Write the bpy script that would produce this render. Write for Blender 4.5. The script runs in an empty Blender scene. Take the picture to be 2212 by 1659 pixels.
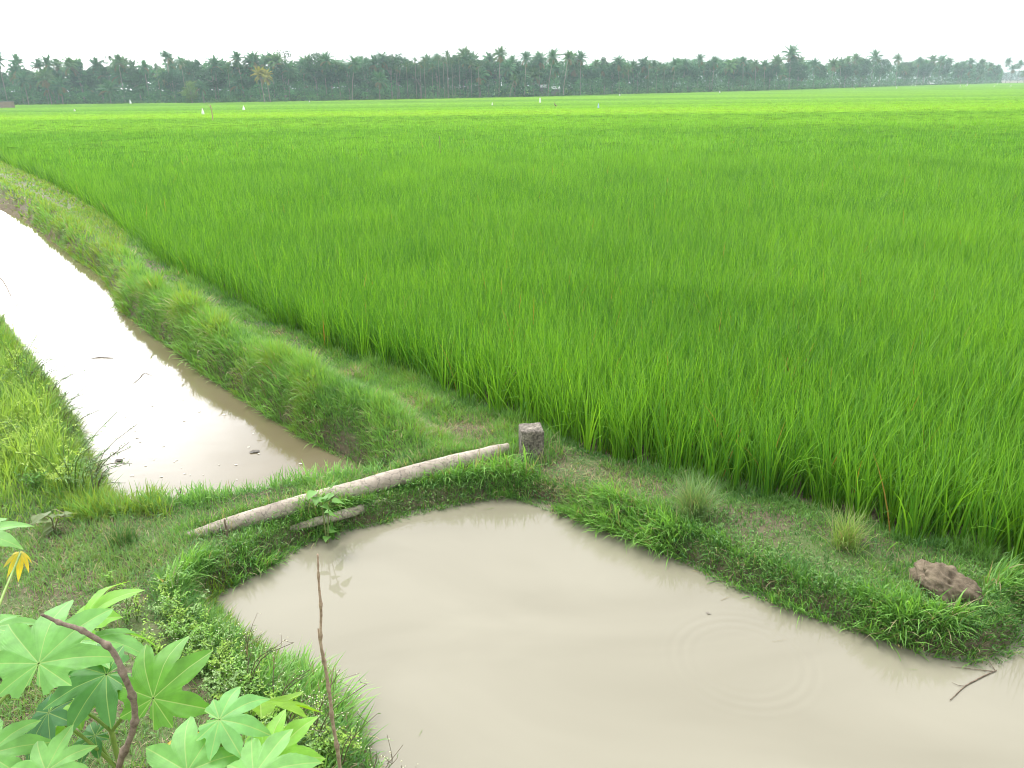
import bpy, math, random
import numpy as np
from mathutils import Vector, Matrix

rng = np.random.default_rng(11)
random.seed(5)
SC = bpy.context.scene
COL = SC.collection
R = math.radians

# ------------------------------------------------------------------ camera
CAM_Z, PITCH, ROLL, FPX = 3.2, R(20.67), R(0.83), 1722.0   # focal length in pixels of a 2212 px wide picture
Fw = np.array([0, math.cos(PITCH), -math.sin(PITCH)])
R0 = np.array([1.0, 0, 0]); U0 = np.array([0, math.sin(PITCH), math.cos(PITCH)])
Rt = math.cos(ROLL) * R0 - math.sin(ROLL) * U0
Up = math.cos(ROLL) * U0 + math.sin(ROLL) * R0
EYE = np.array([0, 0, CAM_Z])
cam = bpy.data.objects.new('camera', bpy.data.cameras.new('camera'))
COL.objects.link(cam)
M = Matrix.Identity(4)
for i in range(3):
    M[i][0], M[i][1], M[i][2], M[i][3] = Rt[i], Up[i], -Fw[i], EYE[i]
cam.matrix_world = M
cam.data.sensor_width = 36.0
cam.data.lens = 36.0 * FPX / 2212
cam.data.clip_start = 0.05
cam.data.clip_end = 6000
SC.camera = cam

# ------------------------------------------------------------------ light
SUN_AZ, SUN_EL = R(-32), R(60)          # hazy sun in front, to the left
world = bpy.data.worlds.new('World'); SC.world = world
world.use_nodes = True
nt = world.node_tree; nt.nodes.clear()
sky = nt.nodes.new('ShaderNodeTexSky'); sky.sky_type = 'NISHITA'; sky.sun_disc = False
sky.sun_elevation = SUN_EL; sky.sun_rotation = SUN_AZ
sky.air_density = 1.2; sky.dust_density = 6.0; sky.ozone_density = 1.0
hs = nt.nodes.new('ShaderNodeHueSaturation'); hs.inputs['Saturation'].default_value = 0.10
mx = nt.nodes.new('ShaderNodeMix'); mx.data_type = 'RGBA'; mx.inputs[0].default_value = 0.58
mx.inputs[7].default_value = (10.2, 10.3, 10.4, 1)      # even pale overcast veil
bg = nt.nodes.new('ShaderNodeBackground'); bg.inputs['Strength'].default_value = 0.13
wo = nt.nodes.new('ShaderNodeOutputWorld')
nt.links.new(sky.outputs[0], hs.inputs['Color']); nt.links.new(hs.outputs[0], mx.inputs[6])
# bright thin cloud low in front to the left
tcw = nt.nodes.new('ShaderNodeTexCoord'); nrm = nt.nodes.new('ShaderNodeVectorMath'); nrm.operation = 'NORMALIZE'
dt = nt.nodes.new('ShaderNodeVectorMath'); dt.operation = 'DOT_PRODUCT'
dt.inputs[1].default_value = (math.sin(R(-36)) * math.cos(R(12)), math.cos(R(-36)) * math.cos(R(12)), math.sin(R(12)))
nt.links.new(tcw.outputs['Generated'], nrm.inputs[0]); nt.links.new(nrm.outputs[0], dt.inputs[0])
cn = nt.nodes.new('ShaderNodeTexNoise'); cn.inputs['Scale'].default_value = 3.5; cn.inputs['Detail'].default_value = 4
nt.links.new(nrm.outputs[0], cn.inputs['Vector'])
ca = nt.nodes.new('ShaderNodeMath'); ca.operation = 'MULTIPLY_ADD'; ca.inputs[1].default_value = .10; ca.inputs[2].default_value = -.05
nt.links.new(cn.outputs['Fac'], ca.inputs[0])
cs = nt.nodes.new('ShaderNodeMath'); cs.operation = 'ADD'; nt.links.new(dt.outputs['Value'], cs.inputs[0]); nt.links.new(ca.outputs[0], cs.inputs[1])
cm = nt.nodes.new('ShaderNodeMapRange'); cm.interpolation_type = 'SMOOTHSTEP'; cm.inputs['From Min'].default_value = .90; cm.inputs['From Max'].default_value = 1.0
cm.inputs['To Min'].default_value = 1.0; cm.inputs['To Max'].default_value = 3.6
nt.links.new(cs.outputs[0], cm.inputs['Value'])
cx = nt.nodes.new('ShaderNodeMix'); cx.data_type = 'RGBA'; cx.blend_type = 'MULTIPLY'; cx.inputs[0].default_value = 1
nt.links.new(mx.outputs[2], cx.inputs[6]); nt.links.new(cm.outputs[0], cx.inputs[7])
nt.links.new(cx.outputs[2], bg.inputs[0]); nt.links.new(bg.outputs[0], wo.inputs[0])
sl = bpy.data.lights.new('sun', 'SUN'); sl.energy = 1.25; sl.angle = R(16); sl.color = (1, 0.96, 0.89)
sun = bpy.data.objects.new('sun', sl); COL.objects.link(sun)
sdir = Vector((math.sin(SUN_AZ) * math.cos(SUN_EL), math.cos(SUN_AZ) * math.cos(SUN_EL), math.sin(SUN_EL)))
sun.rotation_euler = sdir.to_track_quat('Z', 'Y').to_euler(); sun.location = sdir * 60
SC.view_settings.view_transform = 'Standard'; SC.view_settings.look = 'None'
SC.view_settings.gamma = 1.0; SC.view_settings.exposure = 1.05
try:
    SC.cycles.use_denoising = True
    SC.cycles.max_bounces = 8; SC.cycles.diffuse_bounces = 3; SC.cycles.transparent_max_bounces = 8
    SC.cycles.volume_bounces = 0
    SC.cycles.filter_width = 1.0
except Exception:
    pass

# ------------------------------------------------------------------ helpers
def ray(px, py):
    return Fw + (px - 1106) / FPX * Rt + (829.5 - py) / FPX * Up
def at(px, py, z=0.0):
    d = ray(px, py); t = (z - CAM_Z) / d[2]
    return EYE + d * t
def atd(px, py, depth):
    return EYE + ray(px, py) * depth
def img(p):
    v = np.asarray(p) - EYE; w = v @ Fw
    return 1106 + FPX * (v @ Rt) / w, 829.5 - FPX * (v @ Up) / w

def sstep(a, b, x):
    t = np.clip((x - a) / (b - a), 0, 1)
    return t * t * (3 - 2 * t)

def _h(ix, iy, s):
    n = (ix.astype(np.int64) * 374761393 + iy.astype(np.int64) * 668265263 + s * 974711) & 0x7fffffff
    n = ((n ^ (n >> 13)) * 1274126177) & 0x7fffffff
    n = (n ^ (n >> 16)) & 0xffff
    return n / 65535.0
def noise(x, y, s=0):
    x = np.asarray(x, float); y = np.asarray(y, float)
    ix, iy = np.floor(x), np.floor(y); fx, fy = x - ix, y - iy
    fx = fx * fx * (3 - 2 * fx); fy = fy * fy * (3 - 2 * fy)
    a, b, c, d = _h(ix, iy, s), _h(ix + 1, iy, s), _h(ix, iy + 1, s), _h(ix + 1, iy + 1, s)
    return (a * (1 - fx) + b * fx) * (1 - fy) + (c * (1 - fx) + d * fx) * fy - 0.5     # -0.5 .. 0.5
def fbm(x, y, s=0, o=3):
    v = 0; a = 1.0
    for k in range(o):
        v = v + a * noise(x * 2 ** k, y * 2 ** k, s + k); a *= 0.5
    return v

def sdist(poly, X, Y):
    """signed distance to a polygon: negative inside"""
    X = np.asarray(X, float); Y = np.asarray(Y, float)
    d2 = np.full(X.shape, 1e18); ins = np.zeros(X.shape, bool)
    n = len(poly)
    for i in range(n):
        x1, y1 = poly[i]; x2, y2 = poly[(i + 1) % n]
        ex, ey = x2 - x1, y2 - y1; l2 = ex * ex + ey * ey + 1e-12
        t = np.clip(((X - x1) * ex + (Y - y1) * ey) / l2, 0, 1)
        d2 = np.minimum(d2, (X - x1 - t * ex) ** 2 + (Y - y1 - t * ey) ** 2)
        c = ((y1 > Y) != (y2 > Y)) & (X < (x2 - x1) * (Y - y1) / ((y2 - y1) if y2 != y1 else 1e-12) + x1)
        ins ^= c
    d = np.sqrt(d2)
    return np.where(ins, -d, d)

def tag(o, label=None, cat=None, group=None, kind=None):
    if label: o['label'] = label
    if cat: o['category'] = cat
    if group: o['group'] = group
    if kind: o['kind'] = kind
    return o
def thing(name, loc, label, cat, group=None, rz=0.0):
    o = bpy.data.objects.new(name, None); COL.objects.link(o)
    o.empty_display_size = 0.1
    o.location = loc; o.rotation_euler = (0, 0, rz)
    return tag(o, label, cat, group)

def mesh(name, V, F, col=None, mats=(), smooth=True, midx=None, attrs=None):
    """F: an index array (n,3)/(n,4) or a list of such arrays"""
    if not isinstance(F, list): F = [F]
    F = [np.asarray(f, np.int32) for f in F if len(f)]
    me = bpy.data.meshes.new(name)
    V = np.asarray(V, np.float32)
    me.vertices.add(len(V)); me.vertices.foreach_set('co', V.ravel())
    loops = np.concatenate([f.ravel() for f in F])
    tot = np.concatenate([np.full(len(f), f.shape[1], np.int32) for f in F])
    st = np.concatenate([[0], np.cumsum(tot)[:-1]]).astype(np.int32)
    me.loops.add(len(loops)); me.loops.foreach_set('vertex_index', loops)
    me.polygons.add(len(tot)); me.polygons.foreach_set('loop_start', st)
    me.polygons.foreach_set('use_smooth', np.full(len(tot), smooth))
    if midx is not None: me.polygons.foreach_set('material_index', np.asarray(midx, np.int32))
    if col is not None:
        a = me.color_attributes.new('col', 'FLOAT_COLOR', 'POINT')
        c = np.ones((len(V), 4), np.float32); c[:, :3] = col
        a.data.foreach_set('color', c.ravel())
    for k, v in (attrs or {}).items():
        me.attributes.new(k, 'FLOAT', 'POINT').data.foreach_set('value', np.asarray(v, np.float32))
    for m in mats: me.materials.append(m)
    me.update(calc_edges=True); me.validate()
    return me
def obj(name, me, parent=None, loc=None):
    o = bpy.data.objects.new(name, me); COL.objects.link(o)
    if parent is not None: o.parent = parent
    if loc is not None: o.location = loc
    return o

class Acc:
    """collects pieces of one mesh"""
    def __init__(s): s.V = []; s.Q = []; s.T = []; s.C = []; s.n = 0; s.A = []
    def add(s, V, F, C=(0.5, 0.5, 0.5), A=None):
        V = np.asarray(V, float).reshape(-1, 3)
        F = np.asarray(F, int)
        (s.Q if F.shape[1] == 4 else s.T).append(F + s.n)
        s.V.append(V); s.C.append(np.broadcast_to(np.asarray(C, float), (len(V), 3)))
        s.A.append(np.zeros(len(V)) if A is None else np.asarray(A, float))
        s.n += len(V)
    def mesh(s, name, mats, smooth=True):
        F = []
        if s.Q: F.append(np.concatenate(s.Q))
        if s.T: F.append(np.concatenate(s.T))
        return mesh(name, np.concatenate(s.V), F, np.concatenate(s.C), mats, smooth, attrs={'along': np.concatenate(s.A)})

def blades(P, az, L, W, lean, bend, nseg, col, prof=None, twist=None):
    """strips: P (n,3) roots; az heading; length; width; lean from the vertical at the root and extra bend to the tip"""
    n = len(P)
    t = np.linspace(0, 1, nseg + 1)
    ang = lean[:, None] + bend[:, None] * t[None, :] ** 1.6
    dl = L[:, None] / nseg
    h = np.zeros((n, nseg + 1)); v = np.zeros((n, nseg + 1))
    am = 0.5 * (ang[:, 1:] + ang[:, :-1])
    h[:, 1:] = np.cumsum(np.sin(am) * dl, 1); v[:, 1:] = np.cumsum(np.cos(am) * dl, 1)
    if prof is None: prof = np.interp(t, [0, .35, .7, 1], [0.75, 1, 0.72, 0.04])
    else: prof = np.interp(t, *prof)
    saz = az + (rng.normal(0, .5, n) if twist is None else twist)
    dx, dy = np.sin(az)[:, None], np.cos(az)[:, None]
    sx, sy = np.cos(saz)[:, None], -np.sin(saz)[:, None]
    w = 0.5 * W[:, None] * prof[None, :]
    cx, cy, cz = P[:, 0:1] + dx * h, P[:, 1:2] + dy * h, P[:, 2:3] + v
    V = np.empty((n, nseg + 1, 2, 3))
    V[:, :, 0, 0] = cx - sx * w; V[:, :, 0, 1] = cy - sy * w; V[:, :, 0, 2] = cz
    V[:, :, 1, 0] = cx + sx * w; V[:, :, 1, 1] = cy + sy * w; V[:, :, 1, 2] = cz
    k = np.arange(nseg) * 2
    f = np.stack([k, k + 1, k + 3, k + 2], 1)
    F = (np.arange(n) * (nseg + 1) * 2)[:, None, None] + f[None]
    C = np.repeat(col, (nseg + 1) * 2, 0)
    return V.reshape(-1, 3), F.reshape(-1, 4), C

def leaflets(P, nrm, hd, L, W, col, fold=0.25):
    """small pointed leaves (4 verts + fold): P root, hd direction of the midrib, nrm normal"""
    n = len(P)
    hd = hd / np.linalg.norm(hd, axis=1)[:, None]
    sd = np.cross(nrm, hd); sd /= (np.linalg.norm(sd, axis=1)[:, None] + 1e-9)
    nn = np.cross(hd, sd)
    V = np.empty((n, 6, 3))
    L = L[:, None]; W = W[:, None]
    V[:, 0] = P
    V[:, 1] = P + hd * L * .45 - sd * W * .5 + nn * W * fold
    V[:, 2] = P + hd * L * .45 + sd * W * .5 + nn * W * fold
    V[:, 3] = P + hd * L - nn * L * .12
    V[:, 4] = P + hd * L * .45
    V[:, 5] = P + hd * L * .45
    f = np.array([[0, 4, 1], [0, 2, 4], [1, 4, 3], [4, 2, 3]])
    F = (np.arange(n) * 6)[:, None, None] + f[None]
    return V.reshape(-1, 3), F.reshape(-1, 3), np.repeat(col, 6, 0)

def tube(path, rad, ns=8, jit=0.0, cap=True):
    path = np.asarray(path, float); n = len(path)
    rad = np.broadcast_to(np.asarray(rad, float), (n,))
    T = np.gradient(path, axis=0); T /= np.linalg.norm(T, axis=1)[:, None]
    ref = np.array([0, 0, 1.0]) if abs(T[:, 2]).mean() < 0.8 else np.array([1.0, 0, 0])
    A = np.cross(T, ref); A /= np.linalg.norm(A, axis=1)[:, None]
    B = np.cross(T, A)
    th = np.linspace(0, 2 * np.pi, ns, endpoint=False)
    r = rad[:, None] * (1 + (jit * rng.normal(0, 1, (n, ns)) if jit else 0))
    V = path[:, None] + r[..., None] * (A[:, None] * np.cos(th)[None, :, None] + B[:, None] * np.sin(th)[None, :, None])
    V = V.reshape(-1, 3)
    i = np.arange(n - 1)[:, None] * ns; j = np.arange(ns)[None]; j2 = (j + 1) % ns
    F = np.stack([i + j, i + j2, i + ns + j2, i + ns + j], -1).reshape(-1, 4)
    al = np.concatenate([[0], np.cumsum(np.linalg.norm(np.diff(path, axis=0), axis=1))])
    return V, F, np.repeat(al, ns)
def caps(path, n, ns):
    """quads closing both ends of a tube with even ns, as triangles"""
    t = [(0, k + 1, k) for k in range(1, ns - 1)]
    b = (n - 1) * ns
    t += [(b, b + k, b + k + 1) for k in range(1, ns - 1)]
    return np.array(t)
def spline(pts, n):
    """smooth path through points (Catmull-Rom)"""
    p = np.asarray(pts, float); p = np.vstack([2 * p[0] - p[1], p, 2 * p[-1] - p[-2]])
    out = []; m = len(p) - 3
    for u in np.linspace(0, m - 1e-6, n):
        i = int(u); t = u - i; a, b, c, d = p[i:i + 4]
        out.append(0.5 * ((2 * b) + (-a + c) * t + (2 * a - 5 * b + 4 * c - d) * t * t + (-a + 3 * b - 3 * c + d) * t ** 3))
    return np.array(out)

# ------------------------------------------------------------------ materials
def new_mat(name):
    m = bpy.data.materials.new(name); m.use_nodes = True
    m.node_tree.nodes.clear()
    return m, m.node_tree
def leaf_mat(name, trans=0.4, rough=0.45, spec=0.35, tcol=(1.25, 1.25, 0.55), noise_scale=0):
    m, t = new_mat(name); N = t.nodes.new; K = t.links.new
    a = N('ShaderNodeAttribute'); a.attribute_name = 'col'
    src = a.outputs['Color']
    if noise_scale:
        g = N('ShaderNodeNewGeometry'); nz = N('ShaderNodeTexNoise'); nz.inputs['Scale'].default_value = noise_scale
        nz.inputs['Detail'].default_value = 4
        K(g.outputs['Position'], nz.inputs['Vector'])
        mr = N('ShaderNodeMapRange'); mr.inputs['To Min'].default_value = 0.55; mr.inputs['To Max'].default_value = 1.4
        mr.inputs['From Min'].default_value = 0.3; mr.inputs['From Max'].default_value = 0.7
        K(nz.outputs['Fac'], mr.inputs['Value'])
        mm = N('ShaderNodeMix'); mm.data_type = 'RGBA'; mm.blend_type = 'MULTIPLY'; mm.inputs[0].default_value = 1
        K(src, mm.inputs[6]); K(mr.outputs[0], mm.inputs[7]); src = mm.outputs[2]
    p = N('ShaderNodeBsdfPrincipled'); p.inputs['Roughness'].default_value = rough
    p.inputs['Specular IOR Level'].default_value = spec
    tr = N('ShaderNodeBsdfTranslucent')
    mu = N('ShaderNodeMix'); mu.data_type = 'RGBA'; mu.blend_type = 'MULTIPLY'; mu.inputs[0].default_value = 1
    mu.inputs[7].default_value = (*tcol, 1)
    ms = N('ShaderNodeMixShader'); ms.inputs[0].default_value = trans
    o = N('ShaderNodeOutputMaterial')
    K(src, p.inputs['Base Color']); K(src, mu.inputs[6]); K(mu.outputs[2], tr.inputs['Color'])
    K(p.outputs[0], ms.inputs[1]); K(tr.outputs[0], ms.inputs[2]); K(ms.outputs[0], o.inputs[0])
    return m
def plain_mat(name, c1, c2, scale=8, rough=0.85, bump=0.3, detail=6, attr=False, spec=0.25, dist=0.02):
    """two colours mixed by noise, with bump"""
    m, t = new_mat(name); N = t.nodes.new; K = t.links.new
    g = N('ShaderNodeTexCoord'); nz = N('ShaderNodeTexNoise'); nz.inputs['Scale'].default_value = scale
    nz.inputs['Detail'].default_value = detail; nz.inputs['Roughness'].default_value = 0.65
    K(g.outputs['Object'], nz.inputs['Vector'])
    r = N('ShaderNodeValToRGB'); r.color_ramp.elements[0].position = 0.32; r.color_ramp.elements[1].position = 0.68
    r.color_ramp.elements[0].color = (*c1, 1); r.color_ramp.elements[1].color = (*c2, 1)
    K(nz.outputs['Fac'], r.inputs[0])
    p = N('ShaderNodeBsdfPrincipled'); p.inputs['Roughness'].default_value = rough
    p.inputs['Specular IOR Level'].default_value = spec
    b = N('ShaderNodeBump'); b.inputs['Strength'].default_value = bump; b.inputs['Distance'].default_value = dist
    K(nz.outputs['Fac'], b.inputs['Height']); K(b.outputs[0], p.inputs['Normal'])
    K(r.outputs[0], p.inputs['Base Color'])
    o = N('ShaderNodeOutputMaterial'); K(p.outputs[0], o.inputs[0])
    return m

RICE = leaf_mat('rice_leaf', 0.36, 0.5, 0.22)
RICEFAR = leaf_mat('rice_canopy', 0.0, 1.0, 0.0, noise_scale=1.2)
GRASS = leaf_mat('grass_leaf', 0.38, 0.5, 0.3)
TREEL = leaf_mat('tree_leaf', 0.25, 0.6, 0.2, tcol=(1.1, 1.15, .6))
STEM = leaf_mat('weed_stem', 0.0, 0.7, 0.2)
CASTOR_STEM = plain_mat('castor_stem', (0.16, 0.26, 0.05), (0.22, 0.32, 0.08), 30, 0.5, 0.1)
TRUNK = plain_mat('palm_trunk', (0.20, 0.18, 0.14), (0.30, 0.27, 0.22), 3, 0.9, 0.3)
DEADWOOD = plain_mat('dead_stalk_bark', (0.24, 0.165, 0.115), (0.50, 0.38, 0.28), 38, 0.85, 0.5, dist=0.004)
DARKWOOD = plain_mat('dead_branch_bark', (0.085, 0.062, 0.045), (0.27, 0.215, 0.16), 45, 0.8, 0.5, dist=0.004)
MUDCLOD = plain_mat('mud_clod', (0.065, 0.05, 0.033), (0.23, 0.185, 0.13), 14, 0.9, 0.8, detail=9, dist=0.03)
WHITE = plain_mat('white_cloth', (0.75, 0.76, 0.76), (0.85, 0.85, 0.84), 6, 0.8, 0.2)

# ------------------------------------------------------------------ outlines (as ground positions)
ZP, ZD = -0.13, -0.24       # water levels of pond and ditch
def outline(pts, z): return [tuple(at(x, y, z)[:2]) for x, y in pts]
pond_pts = [(425,1292),(490,1252),(560,1217),(640,1168),(720,1137),(800,1122),(900,1097),(1000,1076),(1060,1064),(1110,1062),(1190,1087),
            (1290,1122),(1400,1162),(1500,1205),(1600,1257),(1750,1312),(1900,1357),(2000,1392),(2060,1405),(2115,1408),
            (2168,1385),(2186,1348),(2196,1318),(2230,1302),(2330,1310),(2600,1400)]
POND = outline(pond_pts, ZP)
POND += [(7.0, 3.2), (7.0, 1.9), (0.6, 2.0), tuple(at(880, 1860, ZP)[:2]), tuple(at(800, 1740, ZP)[:2])]
POND += outline([(752,1659),(705,1585),(625,1505),(545,1445),(475,1385),(430,1330)], ZP)
ditch_R = [(815,1052),(765,996),(690,957),(600,907),(520,857),(440,802),(370,747),(330,722),(270,672),(230,602),(170,562),(110,512),(60,472),(0,437)]
ditch_L = [(-60,660),(0,695),(35,755),(85,815),(135,890),(165,960),(188,1020),(212,1085),(255,1135)]
dr = outline(ditch_R, ZD); dl_ = outline(ditch_L, ZD)
dv = np.array(dr[-1]) - np.array(dr[-4]); dv /= np.linalg.norm(dv)
farR = tuple(np.array(dr[-1]) + dv * 40)
farL = tuple(np.array(farR) + np.array([-dv[1], dv[0]]) * 4.0)
lv0 = np.array(dl_[0])
DITCH = dr + [farR, farL, tuple(lv0 + dv * 9 + np.array([-.3, 0]))] + dl_ + outline([(400,1128),(500,1108),(600,1088),(700,1072)], ZD)
field_edge = [(2900,1400),(2420,1300),(2230,1262),(2150,1215),(2000,1178),(1900,1152),(1700,1085),(1500,1032),(1400,1000),(1250,965),(1180,925),(1080,892),
              (970,845),(850,780),(760,738),(640,695),(550,655),(480,598),(400,556),(330,516),(240,456),(130,398),(50,366),(0,345)]
field_edge = [(2900,1420),(2420,1320),(2230,1282),(2155,1238),(2078,1208),(1951,1190),(1874,1146),(1711,1106),(1594,1080),(1451,1047),(1370,1026),(1250,985),(1186,955),(1080,915),
              (970,866),(858,822),(791,797),(716,776),(641,730),(571,701),(500,655),(417,618),(346,576),(300,534),(240,480),(130,412),(50,376),(0,352)]
fe = outline(field_edge, -0.10)
ev = np.array(fe[-1]) - np.array(fe[-5]); ev /= np.linalg.norm(ev)
FIELD = fe + [tuple(np.array(fe[-1]) + ev * 30), (-420, 120), (-420, 900), (900, 900), (900, 5), (20, 1.0)]
RIDGE_LINE = np.array(dr)

def zdrop(y): return -2.1 * sstep(45, 230, y)
def ground_z(X, Y):
    sp = sdist(POND, X, Y); sd_ = sdist(DITCH, X, Y); sf = sdist(FIELD, X, Y)
    z = 0.035 * fbm(X * 1.3, Y * 1.3, 3) + 0.03 * fbm(X * 5, Y * 5, 9)
    # raised shoulder along the ditch, worn path behind it
    shoulder = np.exp(-((sd_ - 0.38) / 0.27) ** 2) * np.where(sf < 3.0, 1, 0) * sstep(6.0, 7.4, Y)
    z = z + 0.24 * shoulder
    # banks
    jag = 0.10 * fbm(X * 2.2, Y * 2.2, 21) + 0.05 * fbm(X * 7, Y * 7, 5)
    bp = sstep(-0.26, 0.10, sp + jag); bd = sstep(-0.15, 0.17, sd_ + jag)
    z = z * bp + (ZP - 0.28) * (1 - bp)
    z = z * bd + (ZD - 0.30) * (1 - bd)
    b = sstep(0.12, -0.15, sf)
    z = z * (1 - b) + b * (-0.10 + 0.02 * fbm(X * 2, Y * 2, 14))
    # road embankment under the camera
    e = sstep(2.5, 0.2, Y)
    z = z + 1.6 * e * np.where(Y < 2.6, 1, 0)
    return z + zdrop(Y)

# ------------------------------------------------------------------ ground
def axis(lo, hi, step, far_lo, far_hi, g=1.055):
    c = list(np.arange(lo, hi, step)); s = step
    while c[-1] < far_hi: s *= g; c.append(c[-1] + s)
    s = step; a = []
    x = lo
    while x > far_lo: s *= g; x -= s; a.append(x)
    return np.array(a[::-1] + c)
gx = axis(-7, 6, 0.06, -1150, 1150); gy = axis(1.6, 14, 0.06, -40, 1380)
GX, GY = np.meshgrid(gx, gy)
GZ = ground_z(GX.ravel(), GY.ravel())
V = np.stack([GX.ravel(), GY.ravel(), GZ], 1)
nx, ny = len(gx), len(gy)
ii = (np.arange(ny - 1)[:, None] * nx + np.arange(nx - 1)[None]).ravel()
F = np.stack([ii, ii + 1, ii + nx + 1, ii + nx], 1)
m, t = new_mat('bare_earth_and_turf'); N = t.nodes.new; K = t.links.new
g = N('ShaderNodeNewGeometry')
n1 = N('ShaderNodeTexNoise'); n1.inputs['Scale'].default_value = 1.6; n1.inputs['Detail'].default_value = 8
n2 = N('ShaderNodeTexNoise'); n2.inputs['Scale'].default_value = 26; n2.inputs['Detail'].default_value = 6
K(g.outputs['Position'], n1.inputs['Vector']); K(g.outputs['Position'], n2.inputs['Vector'])
r1 = N('ShaderNodeValToRGB'); r1.color_ramp.elements[0].color = (0.068, 0.052, 0.032, 1); r1.color_ramp.elements[1].color = (0.165, 0.142, 0.088, 1)
r1.color_ramp.elements[0].position = 0.3; r1.color_ramp.elements[1].position = 0.7
K(n2.outputs['Fac'], r1.inputs[0])
r2 = N('ShaderNodeValToRGB'); r2.color_ramp.elements[0].color = (0.055, 0.10, 0.025, 1); r2.color_ramp.elements[1].color = (0.13, 0.16, 0.06, 1)
K(n2.outputs['Fac'], r2.inputs[0])
sx = N('ShaderNodeSeparateXYZ'); K(g.outputs['Position'], sx.inputs[0])
top = N('ShaderNodeMapRange'); top.inputs['From Min'].default_value = -0.07; top.inputs['From Max'].default_value = 0.0
K(sx.outputs['Z'], top.inputs['Value'])
th = N('ShaderNodeMapRange'); th.inputs['From Min'].default_value = 0.42; th.inputs['From Max'].default_value = 0.56
K(n1.outputs['Fac'], th.inputs['Value'])
mul = N('ShaderNodeMath'); mul.operation = 'MULTIPLY'; K(top.outputs[0], mul.inputs[0]); K(th.outputs[0], mul.inputs[1])
mxg = N('ShaderNodeMix'); mxg.data_type = 'RGBA'
K(mul.outputs[0], mxg.inputs[0]); K(r1.outputs[0], mxg.inputs[6]); K(r2.outputs[0], mxg.inputs[7])
p = N('ShaderNodeBsdfPrincipled'); p.inputs['Roughness'].default_value = 0.8; p.inputs['Specular IOR Level'].default_value = 0.3
bp_ = N('ShaderNodeBump'); bp_.inputs['Strength'].default_value = 0.7; bp_.inputs['Distance'].default_value = 0.03
K(n2.outputs['Fac'], bp_.inputs['Height']); K(bp_.outputs[0], p.inputs['Normal'])
K(mxg.outputs[2], p.inputs['Base Color']); o = N('ShaderNodeOutputMaterial'); K(p.outputs[0], o.inputs[0])
tag(obj('ground', mesh('ground', V, F, None, [m])), 'brown earth and grassy bunds around the water and the rice', 'ground', kind='structure')

# ------------------------------------------------------------------ water
def water_mat(name, c1, c2, ripple=None, bump=0.02, ior=1.45):
    m, t = new_mat(name); N = t.nodes.new; K = t.links.new
    g = N('ShaderNodeNewGeometry')
    mp = N('ShaderNodeMapping'); mp.inputs['Scale'].default_value = (0.9, 1.6, 1)
    K(g.outputs['Position'], mp.inputs['Vector'])
    nz = N('ShaderNodeTexNoise'); nz.inputs['Scale'].default_value = 0.55; nz.inputs['Detail'].default_value = 4
    nz.inputs['Distortion'].default_value = 0.8
    K(mp.outputs[0], nz.inputs['Vector'])
    r = N('ShaderNodeValToRGB'); r.color_ramp.elements[0].color = (*c1, 1); r.color_ramp.elements[1].color = (*c2, 1)
    r.color_ramp.elements[0].position = 0.3; r.color_ramp.elements[1].position = 0.7
    K(nz.outputs['Fac'], r.inputs[0])
    p = N('ShaderNodeBsdfPrincipled'); p.inputs['Roughness'].default_value = 0.012; p.inputs['IOR'].default_value = ior
    p.inputs['Specular IOR Level'].default_value = 0.5
    K(r.outputs[0], p.inputs['Base Color'])
    wv = N('ShaderNodeTexNoise'); wv.inputs['Scale'].default_value = 5; wv.inputs['Detail'].default_value = 2
    mp2 = N('ShaderNodeMapping'); mp2.inputs['Scale'].default_value = (0.6, 1.3, 1); mp2.inputs['Rotation'].default_value = (0, 0, 0.5)
    K(g.outputs['Position'], mp2.inputs['Vector']); K(mp2.outputs[0], wv.inputs['Vector'])
    h = wv.outputs['Fac']
    b = N('ShaderNodeBump'); b.inputs['Strength'].default_value = bump; b.inputs['Distance'].default_value = 0.05
    K(h, b.inputs['Height'])
    last = b
    if ripple:
        c, rad = ripple
        sb = N('ShaderNodeVectorMath'); sb.operation = 'SUBTRACT'; sb.inputs[1].default_value = c
        K(g.outputs['Position'], sb.inputs[0])
        ln = N('ShaderNodeVectorMath'); ln.operation = 'LENGTH'; K(sb.outputs[0], ln.inputs[0])
        def math_(op, a, b_=None):
            q = N('ShaderNodeMath'); q.operation = op
            for k, v in ((0, a), (1, b_)):
                if v is None: continue
                if isinstance(v, (int, float)): q.inputs[k].default_value = v
                else: K(v, q.inputs[k])
            return q.outputs[0]
        d = math_('SUBTRACT', ln.outputs['Value'], rad)
        s = math_('SINE', math_('MULTIPLY', d, 85.0))
        en = math_('EXPONENT', math_('MULTIPLY', math_('POWER', math_('MULTIPLY', d, 9.0), 2.0), -1.0))
        hh = math_('MULTIPLY', s, en)
        b2 = N('ShaderNodeBump'); b2.inputs['Strength'].default_value = 0.5; b2.inputs['Distance'].default_value = 0.0014
        K(hh, b2.inputs['Height']); K(b.outputs[0], b2.inputs['Normal']); last = b2
    K(last.outputs[0], p.inputs['Normal'])
    o = N('ShaderNodeOutputMaterial'); K(p.outputs[0], o.inputs[0])
    return m
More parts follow.
